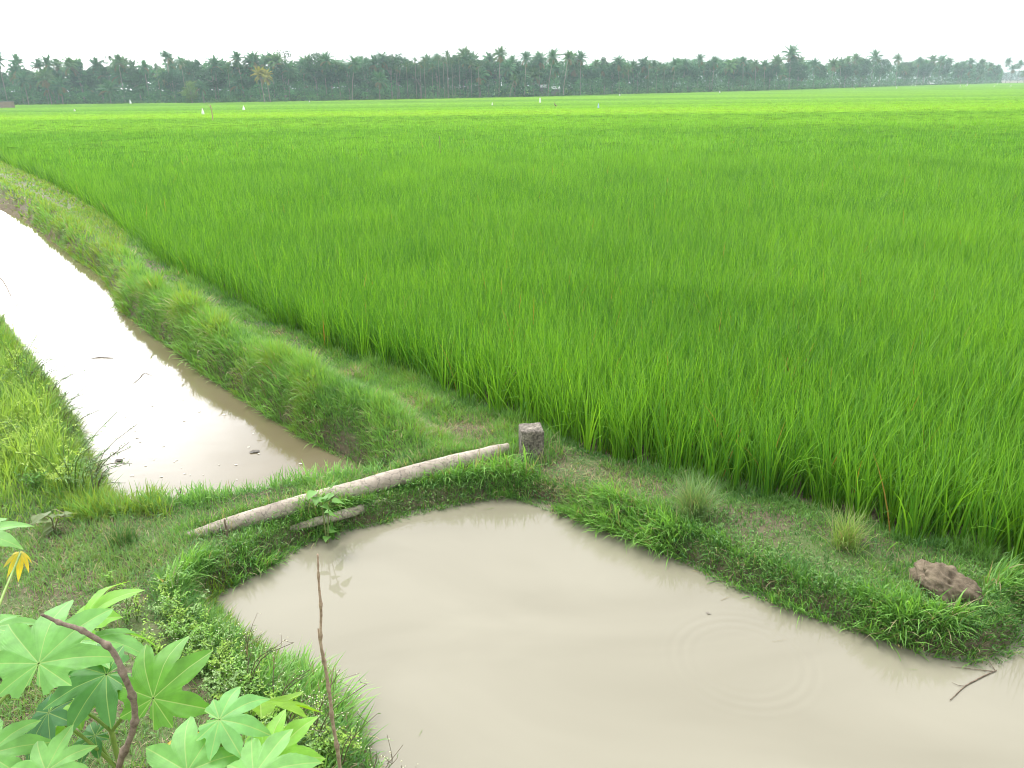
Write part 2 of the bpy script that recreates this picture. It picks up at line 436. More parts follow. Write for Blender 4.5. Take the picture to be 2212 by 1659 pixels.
def water_sheet(name, poly, z, mat, label, step=0.12, grow=0.5):
    P = np.array(poly); lo = P.min(0) - 0.6; hi = P.max(0) + 0.6
    xs = np.arange(lo[0], hi[0], step); ys = np.arange(lo[1], hi[1], step)
    X, Y = np.meshgrid(xs, ys); s = sdist(poly, X.ravel(), Y.ravel()).reshape(X.shape)
    ok = s < grow; nx = len(xs)
    i, j = np.nonzero(ok[:-1, :-1] & ok[1:, :-1] & ok[:-1, 1:] & ok[1:, 1:])
    k = i * nx + j
    F = np.stack([k, k + 1, k + nx + 1, k + nx], 1)
    use, inv = np.unique(F.ravel(), return_inverse=True)
    V = np.stack([X.ravel(), Y.ravel(), np.full(X.size, z)], 1)[use]
    tag(obj(name, mesh(name, V, inv.reshape(-1, 4), None, [mat])), label, 'water', kind='structure')
rc = at(1605, 1425, ZP)
PONDM = water_mat('pond_water', (0.186, 0.173, 0.128), (0.232, 0.218, 0.167), ((rc[0], rc[1], ZP), 0.38), 0.015)
DITCHM = water_mat(ior=1.40, name='ditch_water', c1=(0.125, 0.103, 0.062), c2=(0.145, 0.122, 0.078), bump=0.015)
water_sheet('pond_water', POND, ZP, PONDM, 'still milky brown water of the square pond')
water_sheet('ditch_water', DITCH, ZD, DITCHM, 'muddy water of the straight ditch beside the bund', 0.2, 0.6)

# ------------------------------------------------------------------ rice
def polar(d0, d1, dens, az=48):
    a = R(az); area = a * (d1 * d1 - d0 * d0)
    n = int(area * dens)
    d = np.sqrt(rng.uniform(d0 * d0, d1 * d1, n)); th = rng.uniform(-a, a, n)
    return d * np.sin(th), d * np.cos(th)

RA, RB, RY = np.array((0.062, 0.195, 0.022)), np.array((0.215, 0.445, 0.036)), np.array((0.31, 0.50, 0.042))
# two directions of the plots: along the far wood and across it
pA = at(0, 360, -1.3); pB = at(1500, 300, -1.3)
def plot_haze_tone(X, Y):
    """yellower and greener far plots, plus distance lightening painted in for haze and lit tips; a small value everywhere else"""
    v = fbm(X / 7.0, Y / 7.0, 31) * 0.20 + fbm(X / 1.7, Y / 1.7, 33) * 0.24
    far = sstep(28, 75, np.hypot(X, Y))
    u = (Y + 0.16 * X)
    band = fbm(X / 260.0, u / 16.0, 41, 2)
    v = v * (1 - 0.6 * far) + far * (0.42 + 0.8 * band)  # haze and lit leaf tips put into the colour with distance; band is plots
    strip = sstep(78, 84, u + 4 * noise(X / 20, X * 0, 5)) * sstep(122, 112, u) * sstep(90, 20, X)
    v = v + 0.42 * strip
    back = sstep(124, 130, u) * sstep(200, 170, u) * sstep(60, 0, X)
    v = v - 0.25 * back
    return v
def rice_col(X, Y, n):
    v = np.clip(0.46 + plot_haze_tone(X, Y) + rng.normal(0, .30, n), 0, 1.6)[:, None]
    c = np.where(v < 1, RA * (1 - v) + RB * v, RB * (1 - (v - 1)) + RY * (v - 1))
    return c * rng.uniform(.88, 1.12, (n, 1))
acc = Acc()
def add_rice(X, Y, L, W, leanm, bendm, nseg, dead=0.002, hills=None):
    n = len(X)
    P = np.stack([X, Y, -0.13 + zdrop(Y)], 1)
    az = rng.uniform(0, 2 * np.pi, n)
    hs_ = 1 + 0.09 * fbm(X / 2.6, Y / 2.6, 51) + 0.10 * fbm(X / 0.7, Y / 0.7, 52)
    lean = np.abs(rng.normal(0, leanm, n)); bend = np.abs(rng.normal(0, bendm, n)) + 0.03
    big = rng.random(n) < 0.13; bend[big] += rng.uniform(.5, 1.3, big.sum())
    col = rice_col(X, Y, n)
    dd = rng.random(n) < dead
    col[dd] = np.array((0.46, 0.28, 0.07)) * rng.uniform(.7, 1.1, (dd.sum(), 1))
    acc.add(*blades(P, az, L * hs_ * rng.uniform(.72, 1.08, n), W * rng.uniform(.7, 1.25, n), lean, bend, nseg, col))
# A: hills of tillers near the bund
sp_ = .148; lx, ly = np.meshgrid(np.arange(-11, 11, sp_), np.arange(1.5, 11.6, sp_)); lx = lx.ravel(); ly = ly.ravel()
lx, ly = lx * .96 + ly * .28, ly * .96 - lx * .28           # planting rows run slantwise
hx = lx + rng.normal(0, .03, len(lx)); hy = ly + rng.normal(0, .03, len(lx)); k = (np.hypot(hx, hy) < 11.6) & (hy > 1.2) & (np.abs(np.arctan2(hx, hy)) < R(52)); hx, hy = hx[k], hy[k]
s = sdist(FIELD, hx, hy) + 0.05 * fbm(hx * 1.5, hy * 1.5, 8); k = s < 0.02; hx, hy = hx[k], hy[k]
nb = 24
X = np.repeat(hx, nb) + rng.normal(0, .028, len(hx) * nb); Y = np.repeat(hy, nb) + rng.normal(0, .028, len(hx) * nb)
add_rice(X, Y, 0.85, 0.0122, 0.17, 0.40, 5, 0.003)
# B..E: thinner sampling, broader leaves with distance
for d0, d1, dens, L, W, ns, azm in ((11.5, 19, 600, .84, .0115, 4, 46), (19, 34, 300, .84, .016, 3, 42), (34, 62, 110, .84, .029, 3, 40),
                                    (62, 125, 30, .80, .045, 2, 39), (125, 230, 9, .76, .08, 2, 38)):
    X, Y = polar(d0, d1, dens, azm)
    s = sdist(FIELD, X, Y) + 0.12 * fbm(X * 1.5, Y * 1.5, 8)
    k = (s < 0.0)
    add_rice(X[k], Y[k], L, W, 0.20, 0.45, ns, 0.0012)
n_bl = sum(len(q) for q in acc.Q)
# the closed canopy between the blades: one sheet just below the tips
rr = [17.0]
while rr[-1] < 720: rr.append(rr[-1] * 1.012 + 0.02)
rr = np.array(rr); aa = np.radians(np.linspace(-46, 46, 420))
RR, AA = np.meshgrid(rr, aa, indexing='ij')
X, Y = (RR * np.sin(AA)).ravel(), (RR * np.cos(AA)).ravel()
s = sdist(FIELD, X, Y)
lift = 0.16 + 0.42 * sstep(13, 55, RR.ravel()) + 0.16 * noise(X * 1.9, Y * 1.9, 61) + 0.1 * noise(X * .6, Y * .6, 62)
lift = np.where(s > -0.55, -0.2, lift)
Z = -0.10 + zdrop(Y) + lift
nA = len(aa); i = (np.arange(len(rr) - 1)[:, None] * nA + np.arange(nA - 1)[None]).ravel()
F = np.stack([i, i + nA, i + nA + 1, i + 1], 1)
ok = (s[F] < -0.3).all(1)
F = F[ok]
v = np.clip(0.42 + plot_haze_tone(X, Y), 0, 1.6)[:, None]
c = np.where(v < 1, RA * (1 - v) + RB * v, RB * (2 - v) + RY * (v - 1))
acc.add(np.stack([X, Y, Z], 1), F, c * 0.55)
me = acc.mesh('rice_field', [RICE, RICEFAR])
mi = np.zeros(len(me.polygons), np.int32); mi[n_bl:] = 1
me.polygons.foreach_set('material_index', mi)
tag(obj('rice_field', me), 'dense bright green young rice filling the whole field up to the far wood', 'rice', kind='stuff')

# ------------------------------------------------------------------ grass of the bunds
G1, G2 = np.array((0.070, 0.195, 0.050)), np.array((0.225, 0.43, 0.092))
GY_, GS = np.array((0.24, 0.36, 0.06)), np.array((0.42, 0.36, 0.22))
DRY = [at(x, y) for x, y in ((1000, 930), (880, 880), (1150, 1015), (1260, 1035), (1340, 1070), (690, 760), (760, 810), (600, 720), (1190, 1010), (1080, 985))]
DRYR = [.38, .26, .40, .42, .38, .16, .2, .15, .3, .25]
def dryness(X, Y):
    d = np.zeros(len(X))
    for q, r_ in zip(DRY, DRYR): d = np.maximum(d, np.exp(-((X - q[0]) ** 2 + (Y - q[1]) ** 2) / (r_ * r_)))
    return d
acc = Acc()
def add_grass(d0, d1, dens, wm, az, nseg, keep=1.0):
    X, Y = polar(d0, d1, dens, az)
    sp, sd_, sf = sdist(POND, X, Y), sdist(DITCH, X, Y), sdist(FIELD, X, Y)
    jag = 0.08 * fbm(X * 2.2, Y * 2.2, 21)
    k = (sp + jag > -0.10) & (sd_ + jag > -0.04) & (sf > -0.12) & (Y > 1.5)
    X, Y, sp, sd_, sf = X[k], Y[k], sp[k], sd_[k], sf[k]
    n = len(X)
    dry = dryness(X, Y)
    left = (X < np.interp(Y, [4, 6.2, 8, 30], [-1.2, -3.3, -4.2, -14]))             # left bank of the ditch
    fore = (Y < 6.3) & (X < 0) & (sp > 0) & (sd_ > .35)
    cl = fbm(X * 1.8, Y * 1.8, 71, 3); cl2 = fbm(X * 6, Y * 6, 73, 2)
    lush_d = np.exp(-((sd_ - 0.32) / 0.30) ** 2) * ((~left) & (Y > 6.0)) * sstep(6.0, 7.4, Y)
    lush_p = np.exp(-((sp - 0.12) / 0.18) ** 2) * (sp < sd_)
    margin = np.exp(-((sf - 0.0) / 0.16) ** 2)
    L = 0.055 + 0.05 * np.clip(cl + .35, 0, 1)
    L = np.maximum(L, 0.24 * lush_d * (0.85 + 0.4 * cl)); L = np.maximum(L, 0.15 * lush_p * (0.75 + 0.8 * cl))
    L = np.maximum(L, 0.17 * margin * (0.8 + 0.8 * cl))
    L = np.where((cl > .22) & (sf > .05), L * (1 + 1.3 * (cl - .22)), L)
    L = np.where(left, 0.08 + 0.16 * np.clip(cl + .3, 0, 1.2) * sstep(.9, .0, sd_) + 0.05, L)
    L = np.where(fore & (sp > .25), 0.05 + .05 * np.clip(cl + .4, 0, 1), L)
    pk = np.clip(0.45 + 0.9 * (cl + .4) + 0.8 * lush_d + 0.8 * lush_p + margin - 0.35 * dry, .45, 1.0)
    pk = np.where(fore & (sp > .3), np.clip(.4 + 1.0 * (cl + cl2 * .6 + .35), .08, 1), pk)
    k = rng.random(n) < pk * keep
    X, Y, sp, sd_, sf, L, dry, cl, cl2, left, fore = [q[k] for q in (X, Y, sp, sd_, sf, L, dry, cl, cl2, left, fore)]
    lush_d = lush_d[k]
    n = len(X)
    P = np.stack([X, Y, ground_z(X, Y) - 0.012], 1)
    L = np.clip(L, 0.03, .5) * rng.uniform(.55, 1.25, n)
    W = wm * (0.0055 + 0.012 * L) * rng.uniform(.6, 1.35, n)
    lean = np.abs(rng.normal(.45, .35, n)); bend = np.abs(rng.normal(.5, .5, n))
    t_ = rng.random(n)
    v = np.clip(0.5 + 0.75 * cl + 0.5 * cl2 + rng.normal(0, .22, n) + 0.35 * lush_d + .15 * left, 0, 1.3)[:, None]
    c = np.where(v < 1, G1 * (1 - v) + G2 * v, G2 * (1 - (v - 1) / .3) + GY_ * ((v - 1) / .3))
    ff = fore & (sp > .2); c[ff] = c[ff] * .55 + np.array((.16, .28, .13)) * .45 * rng.uniform(.7, 1.2, (ff.sum(), 1))
    lf = left & (~fore) & (rng.random(n) < .6); c[lf] = (np.array((.27, .40, .06)) * rng.uniform(.65, 1.1, (n, 1)))[lf]
    ps = np.clip(0.07 + 0.75 * dry + .24 * (fore & (sp > .3)) + 0.10 * (cl2 > .25), 0, .85)
    st = t_ < ps
    c[st] = GS * rng.uniform(.5, 1.15, (st.sum(), 1))
    lean[st] += .55
    az = rng.uniform(0, 2 * np.pi, n)
    e = 0.02        # blades at the brink hang out over the water
    gxp, gyp = sdist(POND, X + e, Y) - sp, sdist(POND, X, Y + e) - sp
    gxd, gyd = sdist(DITCH, X + e, Y) - sd_, sdist(DITCH, X, Y + e) - sd_
    wp = (sp < .16) & (rng.random(n) < .75); wd = (sd_ < .16) & (rng.random(n) < .75)
    az = np.where(wp, np.arctan2(-gxp, -gyp) + rng.normal(0, .7, n), az)
    az = np.where(wd, np.arctan2(-gxd, -gyd) + rng.normal(0, .7, n), az)
    P[:, 2] = np.maximum(P[:, 2], np.where(sp < sd_, ZP, ZD) - 0.02)
    acc.add(*blades(P, az, L, W, lean, bend, nseg, c))
def brink(poly, n_per_m, L0, reach, lo, hi):
    P_ = np.array(poly + [poly[0]])
    for (x1, y1), (x2, y2) in zip(P_[:-1], P_[1:]):
        mx_, my_ = (x1 + x2) / 2, (y1 + y2) / 2; dd = math.hypot(mx_, my_); ln = math.hypot(x2 - x1, y2 - y1)
        if my_ < 1.8 or dd > 26 or abs(math.atan2(mx_, my_)) > R(50): continue
        f = min(1, (7 / dd) ** 1.3); n = int(n_per_m * ln * f)
        if n < 1: continue
        t_ = rng.random(n); nx_, ny_ = (y2 - y1) / ln, -(x2 - x1) / ln
        if sdist(poly, [mx_ + nx_ * .05], [my_ + ny_ * .05])[0] > 0: nx_, ny_ = -nx_, -ny_      # towards the water
        of = rng.uniform(lo, hi, n)
        X = x1 + (x2 - x1) * t_ + nx_ * of; Y = y1 + (y2 - y1) * t_ + ny_ * of
        cl = fbm(X * 1.9, Y * 1.9, 71, 3)
        k = rng.random(n) < np.clip(.8 + 1.0 * cl, .3, 1); X, Y, of, cl = X[k], Y[k], of[k], cl[k]; n = len(X)
        z = np.maximum(ground_z(X, Y), reach) - .01
        L = L0 * np.clip(1 + 1.8 * cl, .4, 2.0) * rng.uniform(.5, 1.25, n)
        v = np.clip(.5 + .8 * cl + rng.normal(0, .25, n), 0, 1)[:, None]; c = (G1 * (1 - v) + G2 * v) * 1.15
        st = rng.random(n) < .07; c[st] = GS * .8
        az = math.atan2(nx_, ny_) + rng.normal(0, .9, n)
        acc.add(*blades(np.stack([X, Y, z], 1), az, L, (.005 + .02 * L) * rng.uniform(.6, 1.3, n) * (1 / f) ** .6, np.abs(rng.normal(.5, .3, n)), np.abs(rng.normal(.8, .5, n)), 4, c))
brink(POND, 2600, .17, ZP, -.20, .12)
brink(DITCH, 900, .13, ZD, -.22, .04)
# grass hugging the log, the post and the clod
LOGP = spline([at(x, y, 0) for x, y in ((408, 1158), (720, 1071), (1098, 966))], 60)
def hug(pts, w0, w1, n, L0):
    P_ = np.repeat(pts, n, 0); m_ = len(P_); an = rng.uniform(0, 6.283, m_); rr_ = rng.uniform(w0, w1, m_)
    X, Y = P_[:, 0] + np.cos(an) * rr_, P_[:, 1] + np.sin(an) * rr_
    if len(pts) > 3: k = np.min(np.hypot(X[:, None] - LOGP[None, :, 0], Y[:, None] - LOGP[None, :, 1]), 1) > .06; X, Y = X[k], Y[k]; m_ = len(X)
    v = np.clip(rng.normal(.5, .3, m_), 0, 1)[:, None]; c = G1 * (1 - v) + G2 * v; st = rng.random(m_) < .15; c[st] = GS * .9
    acc.add(*blades(np.stack([X, Y, ground_z(X, Y) - .01], 1), rng.uniform(0, 6.283, m_), L0 * rng.uniform(.5, 1.3, m_), .006 * rng.uniform(.6, 1.3, m_), np.abs(rng.normal(.35, .3, m_)), np.abs(rng.normal(.6, .4, m_)), 4, c))
hug(LOGP, .065, .17, 85, .115)
hug(np.array([at(1148, 985)]), .13, .30, 420, .17)
hug(np.array([at(2040, 1283)]), .20, .38, 420, .13)
add_grass(2.0, 4.6, 7500, 0.85, 50, 3)
add_grass(4.6, 6.6, 7800, 0.9, 50, 3)
add_grass(6.6, 9.5, 7800, 1.05, 48, 3)
add_grass(9.5, 15, 3700, 1.6, 46, 3)
add_grass(15, 26, 800, 2.7, 44, 2)
add_grass(26, 60, 170, 5.5, 42, 2)
tag(obj('bund_grass', acc.mesh('bund_grass', [GRASS])), 'short green and straw coloured grass covering the bunds and banks', 'grass', kind='stuff')


# ------------------------------------------------------------------ weeds on the banks (nobody could count them)
def weed(acc, base, h, nb, nl, lL, lW, lc, sc, spread=0.6, flower=None, az0=None, droop=0.3):
    """one herb: a bent stem with side branches, leaflets along them, small flower heads at the tips"""
    base = np.asarray(base, float)
    for b in range(nb):
        az = rng.uniform(0, 6.283) if az0 is None else az0 + rng.normal(0, .6)
        hh = h * rng.uniform(.6, 1.05); sp = spread * rng.uniform(.2, 1.0) * hh
        mid = base + np.array([math.sin(az) * sp * .35, math.cos(az) * sp * .35, hh * .6])
        tip = base + np.array([math.sin(az) * sp, math.cos(az) * sp, hh * (1 - droop * rng.random() * .6)])
        path = spline([base, mid, tip], 7)
        w = 0.0022 + 0.004 * h
        V, F, al = tube(path, np.linspace(w, w * .4, 7), 4)
        acc.add(V, F, sc)
        if nl:
            t = rng.uniform(.15, 1.0, nl); P = np.stack([np.interp(t * 6, np.arange(7), path[:, k]) for k in range(3)], 1)
            a = rng.uniform(0, 6.283, nl); el = rng.normal(.15, .4, nl)
            hd = np.stack([np.cos(a) * np.cos(el), np.sin(a) * np.cos(el), np.sin(el)], 1)
            nr = np.stack([rng.normal(0, .35, nl), rng.normal(0, .35, nl), np.ones(nl)], 1)
            c = np.asarray(lc) * rng.uniform(.7, 1.3, (nl, 1)) * np.array([1, 1, 1])
            acc.add(*leaflets(P, nr, hd, lL * rng.uniform(.6, 1.25, nl), lW * rng.uniform(.7, 1.2, nl), c))
        if flower:
            nf, fr, fc = flower
            for q in range(nf):
                p0 = path[rng.integers(3, 7)]; p1 = p0 + rng.normal(0, .045, 3) + np.array([0, 0, .05])
                V, F, al = tube(np.array([p0, (p0 + p1) / 2 + rng.normal(0, .006, 3), p1]), 0.0012, 3)
                acc.add(V, F, sc)
                for e in range(rng.integers(1, 4)):
                    c0 = p1 + rng.normal(0, .010, 3)
                    v = np.array([[1, 0, 0], [0, 1, 0], [-1, 0, 0], [0, -1, 0], [0, 0, .8], [0, 0, -.6]]) * fr * rng.uniform(.6, 1.2) + c0
                    acc.add(v, [[0, 1, 4], [1, 2, 4], [2, 3, 4], [3, 0, 4], [1, 0, 5], [2, 1, 5], [3, 2, 5], [0, 3, 5]], fc)
def gpt(px, py, jit=0.0):
    p = at(px, py, 0.0) + np.array([rng.normal(0, jit), rng.normal(0, jit), 0]) if jit else at(px, py, 0.0)
    p = np.array(p); p[2] = max(float(ground_z(np.array([p[0]]), np.array([p[1]]))[0]), ZD - .03)
    return p

YG, MG, DG, PG = (0.34, 0.48, 0.08), (0.10, 0.25, 0.04), (0.05, 0.16, 0.035), (0.20, 0.34, 0.12)
BRN, GRN = (0.17, 0.13, 0.09), (0.14, 0.22, 0.06)
acc = Acc()
# tall bushy herbs of the left ditch bank
for i in range(130):
    px, py = rng.uniform(-160, 190), rng.uniform(690, 1010)
    if px > 20 + (py - 690) * .52: continue
    d = 1 - min(1, abs(px - (20 + (py - 690) * .52)) / 200)
    c = YG if rng.random() < .6 else (MG if rng.random() < .6 else PG)
    weed(acc, gpt(px, py + 60), rng.uniform(.25, .62) * (.6 + .6 * d), 4, 22, .060, .011, c, GRN, .8)
n = 5200; px_ = rng.uniform(-170, 190, n); py_ = rng.uniform(690, 1080, n); k = px_ < 35 + (py_ - 690) * .46; px_, py_ = px_[k], py_[k]; n = len(px_)
P = np.array([at(x, y + 50, 0) for x, y in zip(px_, py_)]); cl = fbm(P[:, 0] * 1.6, P[:, 1] * 1.6, 77, 2); P[:, 2] = np.maximum(ground_z(P[:, 0], P[:, 1]), ZD) - .02
v = np.clip(.5 + cl + rng.normal(0, .25, n), 0, 1)[:, None]
acc.add(*blades(P, rng.uniform(0, 6.283, n), np.interp(py_, [690, 900, 1080], [.5, .4, .12]) * np.clip(1 + cl, .5, 1.6) * rng.uniform(.6, 1.2, n), rng.uniform(.006, .011, n), np.abs(rng.normal(.2, .2, n)), np.abs(rng.normal(.7, .5, n)), 5, np.array((.12, .27, .05)) * (1 - v) + np.array((.36, .52, .10)) * v))
for px, py in ((60, 800), (100, 830), (130, 870), (150, 900), (90, 790), (120, 850), (165, 930), (140, 890), (40, 770), (190, 985), (205, 1040), (200, 1010), (185, 965)):
    weed(acc, gpt(px, py + 40), rng.uniform(.35, .6), 4, 22, .04, .010, (.10, .19, .06), (.13, .12, .07), 1.1, az0=1.0, droop=.6)
tag(obj('ditch_bank_weeds', acc.mesh('ditch_bank_weeds', [GRASS])), 'bushy yellow green herbs overhanging the left side of the ditch', 'weeds', kind='stuff')
acc = Acc()
# small leaves creeping over the pond brink and the turf
n = 15000
X, Y = polar(2.2, 8.2, n / (R(48) * (8.2 ** 2 - 2.2 ** 2)), 48)
sp = sdist(POND, X, Y); sf = sdist(FIELD, X, Y); sd_ = sdist(DITCH, X, Y); cl = fbm(X * 1.5, Y * 1.5, 91)
k = (sp > -.06) & (sd_ > .05) & (sf > .0) & (rng.random(len(X)) < np.where(sp < .32, .95, np.clip(.24 + .9 * cl, .05, .6)))
X, Y, sp = X[k], Y[k], sp[k]; n = len(X)
m6 = 5
X = np.repeat(X, m6) + rng.normal(0, .03, n * m6); Y = np.repeat(Y, m6) + rng.normal(0, .03, n * m6); sp = np.repeat(sp, m6)
z = np.maximum(ground_z(X, Y), ZP) + rng.uniform(.0, .11, len(X)) * np.where(sp < .3, 1.0, .45)
a = rng.uniform(0, 6.283, len(X)); el = rng.normal(.25, .35, len(X))
hd = np.stack([np.cos(a) * np.cos(el), np.sin(a) * np.cos(el), np.sin(el)], 1)
nr = np.stack([rng.normal(0, .4, len(X)), rng.normal(0, .4, len(X)), np.ones(len(X))], 1)
v = np.clip(rng.normal(.45, .25, len(X)) + .6 * fbm(X * 2, Y * 2, 97), 0, 1)[:, None]
c = np.array((.06, .17, .045)) * (1 - v) + np.array((.20, .35, .10)) * v
acc.add(*leaflets(np.stack([X, Y, z], 1), nr, hd, rng.uniform(.018, .05, len(X)), rng.uniform(.006, .014, len(X)), c))
tag(obj('creeping_weeds', acc.mesh('creeping_weeds', [GRASS])), 'small pointed green leaves creeping along the brink of the pond', 'weeds', kind='stuff')
acc = Acc()
# feathery herbs with white flower heads along the near left shore of the pond
WF = (.75, .74, .68)
for i in range(150):
    t = rng.random(); px = np.interp(t, [0, .3, .6, 1], [380, 470, 610, 760]) - abs(rng.normal(0, 70)); py = np.interp(t, [0, .3, .6, 1], [1300, 1420, 1530, 1670]) + rng.normal(0, 25)
    c = ((.32, .50, .10), (.22, .42, .08), (.28, .44, .17))[i % 3]
    weed(acc, gpt(px, py), rng.uniform(.10, .26), 3, 26, .026, .010, c, GRN, .8, (1, .004, WF) if rng.random() < .15 else None)
for px, py in ((560, 1470), (640, 1560), (690, 1570), (760, 1650), (830, 1690), (870, 1700), (560, 1420), (620, 1520), (700, 1600), (665, 1590)):
    weed(acc, gpt(px - 25, py + 30), rng.uniform(.26, .44), 3, 7, .03, .008, (.10, .16, .06), BRN, .9, (3, .0048, WF), az0=.9)
tag(obj('flowering_weeds', acc.mesh('flowering_weeds', [GRASS])), 'feathery light green weeds with tiny white flowers on the near pond shore', 'weeds', kind='stuff')
acc = Acc(); n = 130
X, Y = polar(3.0, 6.6, 9, 46); sp = sdist(POND, X, Y); k = (sp < -.02) & (sp > -.55) & (rng.random(len(X)) < np.exp(sp * 3.5)); X, Y = X[k], Y[k]; n = len(X)
acc.add(*blades(np.stack([X, Y, np.full(n, ZP + .003)], 1), rng.uniform(0, 6.28, n), rng.uniform(.03, .14, n), rng.uniform(.002, .005, n), np.full(n, 1.53), rng.normal(.0, .03, n), 3, np.where(rng.random((n, 1)) < .6, np.array((.16, .26, .06)), np.array((.24, .2, .12)))))
tag(obj('floating_straw', acc.mesh('floating_straw', [GRASS])), 'loose grass blades and straw afloat along the brink of the pond', 'straw', kind='stuff')
acc = Acc()
for i in range(50):
    u = rng.random(); px = rng.uniform(250, 760); py = rng.uniform(850, 1060)
    p = at(px, py, ZD)
    if sdist(DITCH, [p[0]], [p[1]])[0] > -.1: continue
    k = 9; a = np.linspace(0, 6.283, k, endpoint=False); r_ = rng.uniform(.003, .012) * (1 + .4 * rng.normal(0, 1, k))
    v = np.stack([p[0] + r_ * np.cos(a) * 1.6, p[1] + r_ * np.sin(a), np.full(k, ZD + .004)], 1)
    v = np.vstack([v, [p[0], p[1], ZD + .009]])
    acc.add(v, [[j, (j + 1) % k, k] for j in range(k)], (.62, .60, .52))
tag(obj('foam_flecks', acc.mesh('foam_flecks', [STEM])), 'pale foam flecks floating on the near end of the ditch', 'foam', kind='stuff')

# ------------------------------------------------------------------ trunk across the bund
def log_mesh(name, pts, rads, seed, ns=20, n=150):
    path = spline(pts, n); path[:, 0] += .006 * noise(np.linspace(0, 9, n), np.zeros(n), seed); path[:, 2] += .008 * noise(np.linspace(0, 12, n), np.ones(n), seed)
    al = np.concatenate([[0], np.cumsum(np.linalg.norm(np.diff(path, axis=0), axis=1))])
    r = np.interp(np.linspace(0, 1, n), np.linspace(0, 1, len(rads)), rads)
    ring = 1 - 0.035 * np.exp(-(((al + .05 * noise(al * 6, al * 0 + 4, seed)) % 0.105 - .05) / .012) ** 2) + 0.05 * noise(al * 8, al * 0, seed + 3)
    V, F, a = tube(path, r * ring, ns, 0.005)
    acc = Acc(); acc.add(V, F, (.5, .5, .5), a); acc.add(V[:1], np.zeros((0, 3), int)) if False else None
    acc.T.append(caps(path, n, ns))
    return acc
m, t = new_mat('coconut_bark'); N = t.nodes.new; K = t.links.new
a_ = N('ShaderNodeAttribute'); a_.attribute_name = 'along'
g = N('ShaderNodeNewGeometry')
nz = N('ShaderNodeTexNoise'); nz.inputs['Scale'].default_value = 14; nz.inputs['Detail'].default_value = 8
K(g.outputs['Position'], nz.inputs['Vector'])
ad = N('ShaderNodeMath'); ad.operation = 'MULTIPLY_ADD'; ad.inputs[1].default_value = 0.16
K(nz.outputs['Fac'], ad.inputs[0]); K(a_.outputs['Fac'], ad.inputs[2])
mo = N('ShaderNodeMath'); mo.operation = 'MODULO'; mo.inputs[1].default_value = 0.105; K(ad.outputs[0], mo.inputs[0])
rr_ = N('ShaderNodeValToRGB'); e = rr_.color_ramp.elements
e[0].position = 0.0; e[0].color = (0, 0, 0, 1); e[1].position = 0.012; e[1].color = (1, 1, 1, 1)
K(mo.outputs[0], rr_.inputs[0])
n3 = N('ShaderNodeTexNoise'); n3.inputs['Scale'].default_value = 5; n3.inputs['Detail'].default_value = 9; n3.inputs['Roughness'].default_value = .7
K(g.outputs['Position'], n3.inputs['Vector'])
rc_ = N('ShaderNodeValToRGB'); e = rc_.color_ramp.elements
e[0].position = .3; e[0].color = (.20, .165, .13, 1); e[1].position = .62; e[1].color = (.44, .385, .32, 1)
K(n3.outputs['Fac'], rc_.inputs[0])
mm = N('ShaderNodeMix'); mm.data_type = 'RGBA'; mm.blend_type = 'MULTIPLY'; mm.inputs[0].default_value = .32
K(rc_.outputs[0], mm.inputs[6]); K(rr_.outputs[0], mm.inputs[7])
p = N('ShaderNodeBsdfPrincipled'); p.inputs['Roughness'].default_value = .85; K(mm.outputs[2], p.inputs['Base Color'])
b = N('ShaderNodeBump'); b.inputs['Strength'].default_value = .9; b.inputs['Distance'].default_value = .018
ck = N('ShaderNodeTexVoronoi'); ck.feature = 'DISTANCE_TO_EDGE'; ck.inputs['Scale'].default_value = 7.0; ck.inputs['Randomness'].default_value = 1
mpk = N('ShaderNodeMapping'); mpk.inputs['Scale'].default_value = (1.0, 2.4, 2.4); mpk.inputs['Rotation'].default_value = (0, 0, .35)
wob = N('ShaderNodeMix'); wob.data_type = 'RGBA'; wob.inputs[0].default_value = .12
K(g.outputs['Position'], wob.inputs[6]); K(n3.outputs['Color'], wob.inputs[7]); K(wob.outputs[2], mpk.inputs['Vector']); K(mpk.outputs[0], ck.inputs['Vector'])
ckr = N('ShaderNodeMapRange'); ckr.inputs['From Max'].default_value = .03; ckr.inputs['To Min'].default_value = .18; K(ck.outputs['Distance'], ckr.inputs['Value'])
mk = N('ShaderNodeMix'); mk.data_type = 'RGBA'; mk.blend_type = 'MULTIPLY'; mk.inputs[0].default_value = .8
K(mm.outputs[2], mk.inputs[6]); K(ckr.outputs[0], mk.inputs[7]); K(mk.outputs[2], p.inputs['Base Color'])
K(n3.outputs['Fac'], b.inputs['Height']); K(b.outputs[0], p.inputs['Normal'])
o = N('ShaderNodeOutputMaterial'); K(p.outputs[0], o.inputs[0])
BARK = m
lp = [at(x, y, z) for x, y, z in ((408, 1158, .015), (470, 1141, .04), (600, 1104, .058), (720, 1071, .062), (850, 1035, .062), (980, 999, .058), (1050, 980, .052), (1098, 966, .05))]
acc = log_mesh('log', lp, [.034, .054, .068, .076, .078, .076, .069, .060, .042], 4)
tag(obj('log', acc.mesh('log', [BARK])), 'long pale ringed palm trunk lying across the bund between ditch and pond', 'log')
lp = [at(x, y, z) for x, y, z in ((618, 1146, -.05), (680, 1128, -.015), (740, 1112, -.015), (850, 1076, -.05), (935, 1042, -.03))]
acc = log_mesh('log', lp, [.022, .036, .04, .036, .03], 8, 12, 60)
tag(obj('log', acc.mesh('log', [BARK])), 'thin half buried pole along the pond brink under the long trunk', 'log')

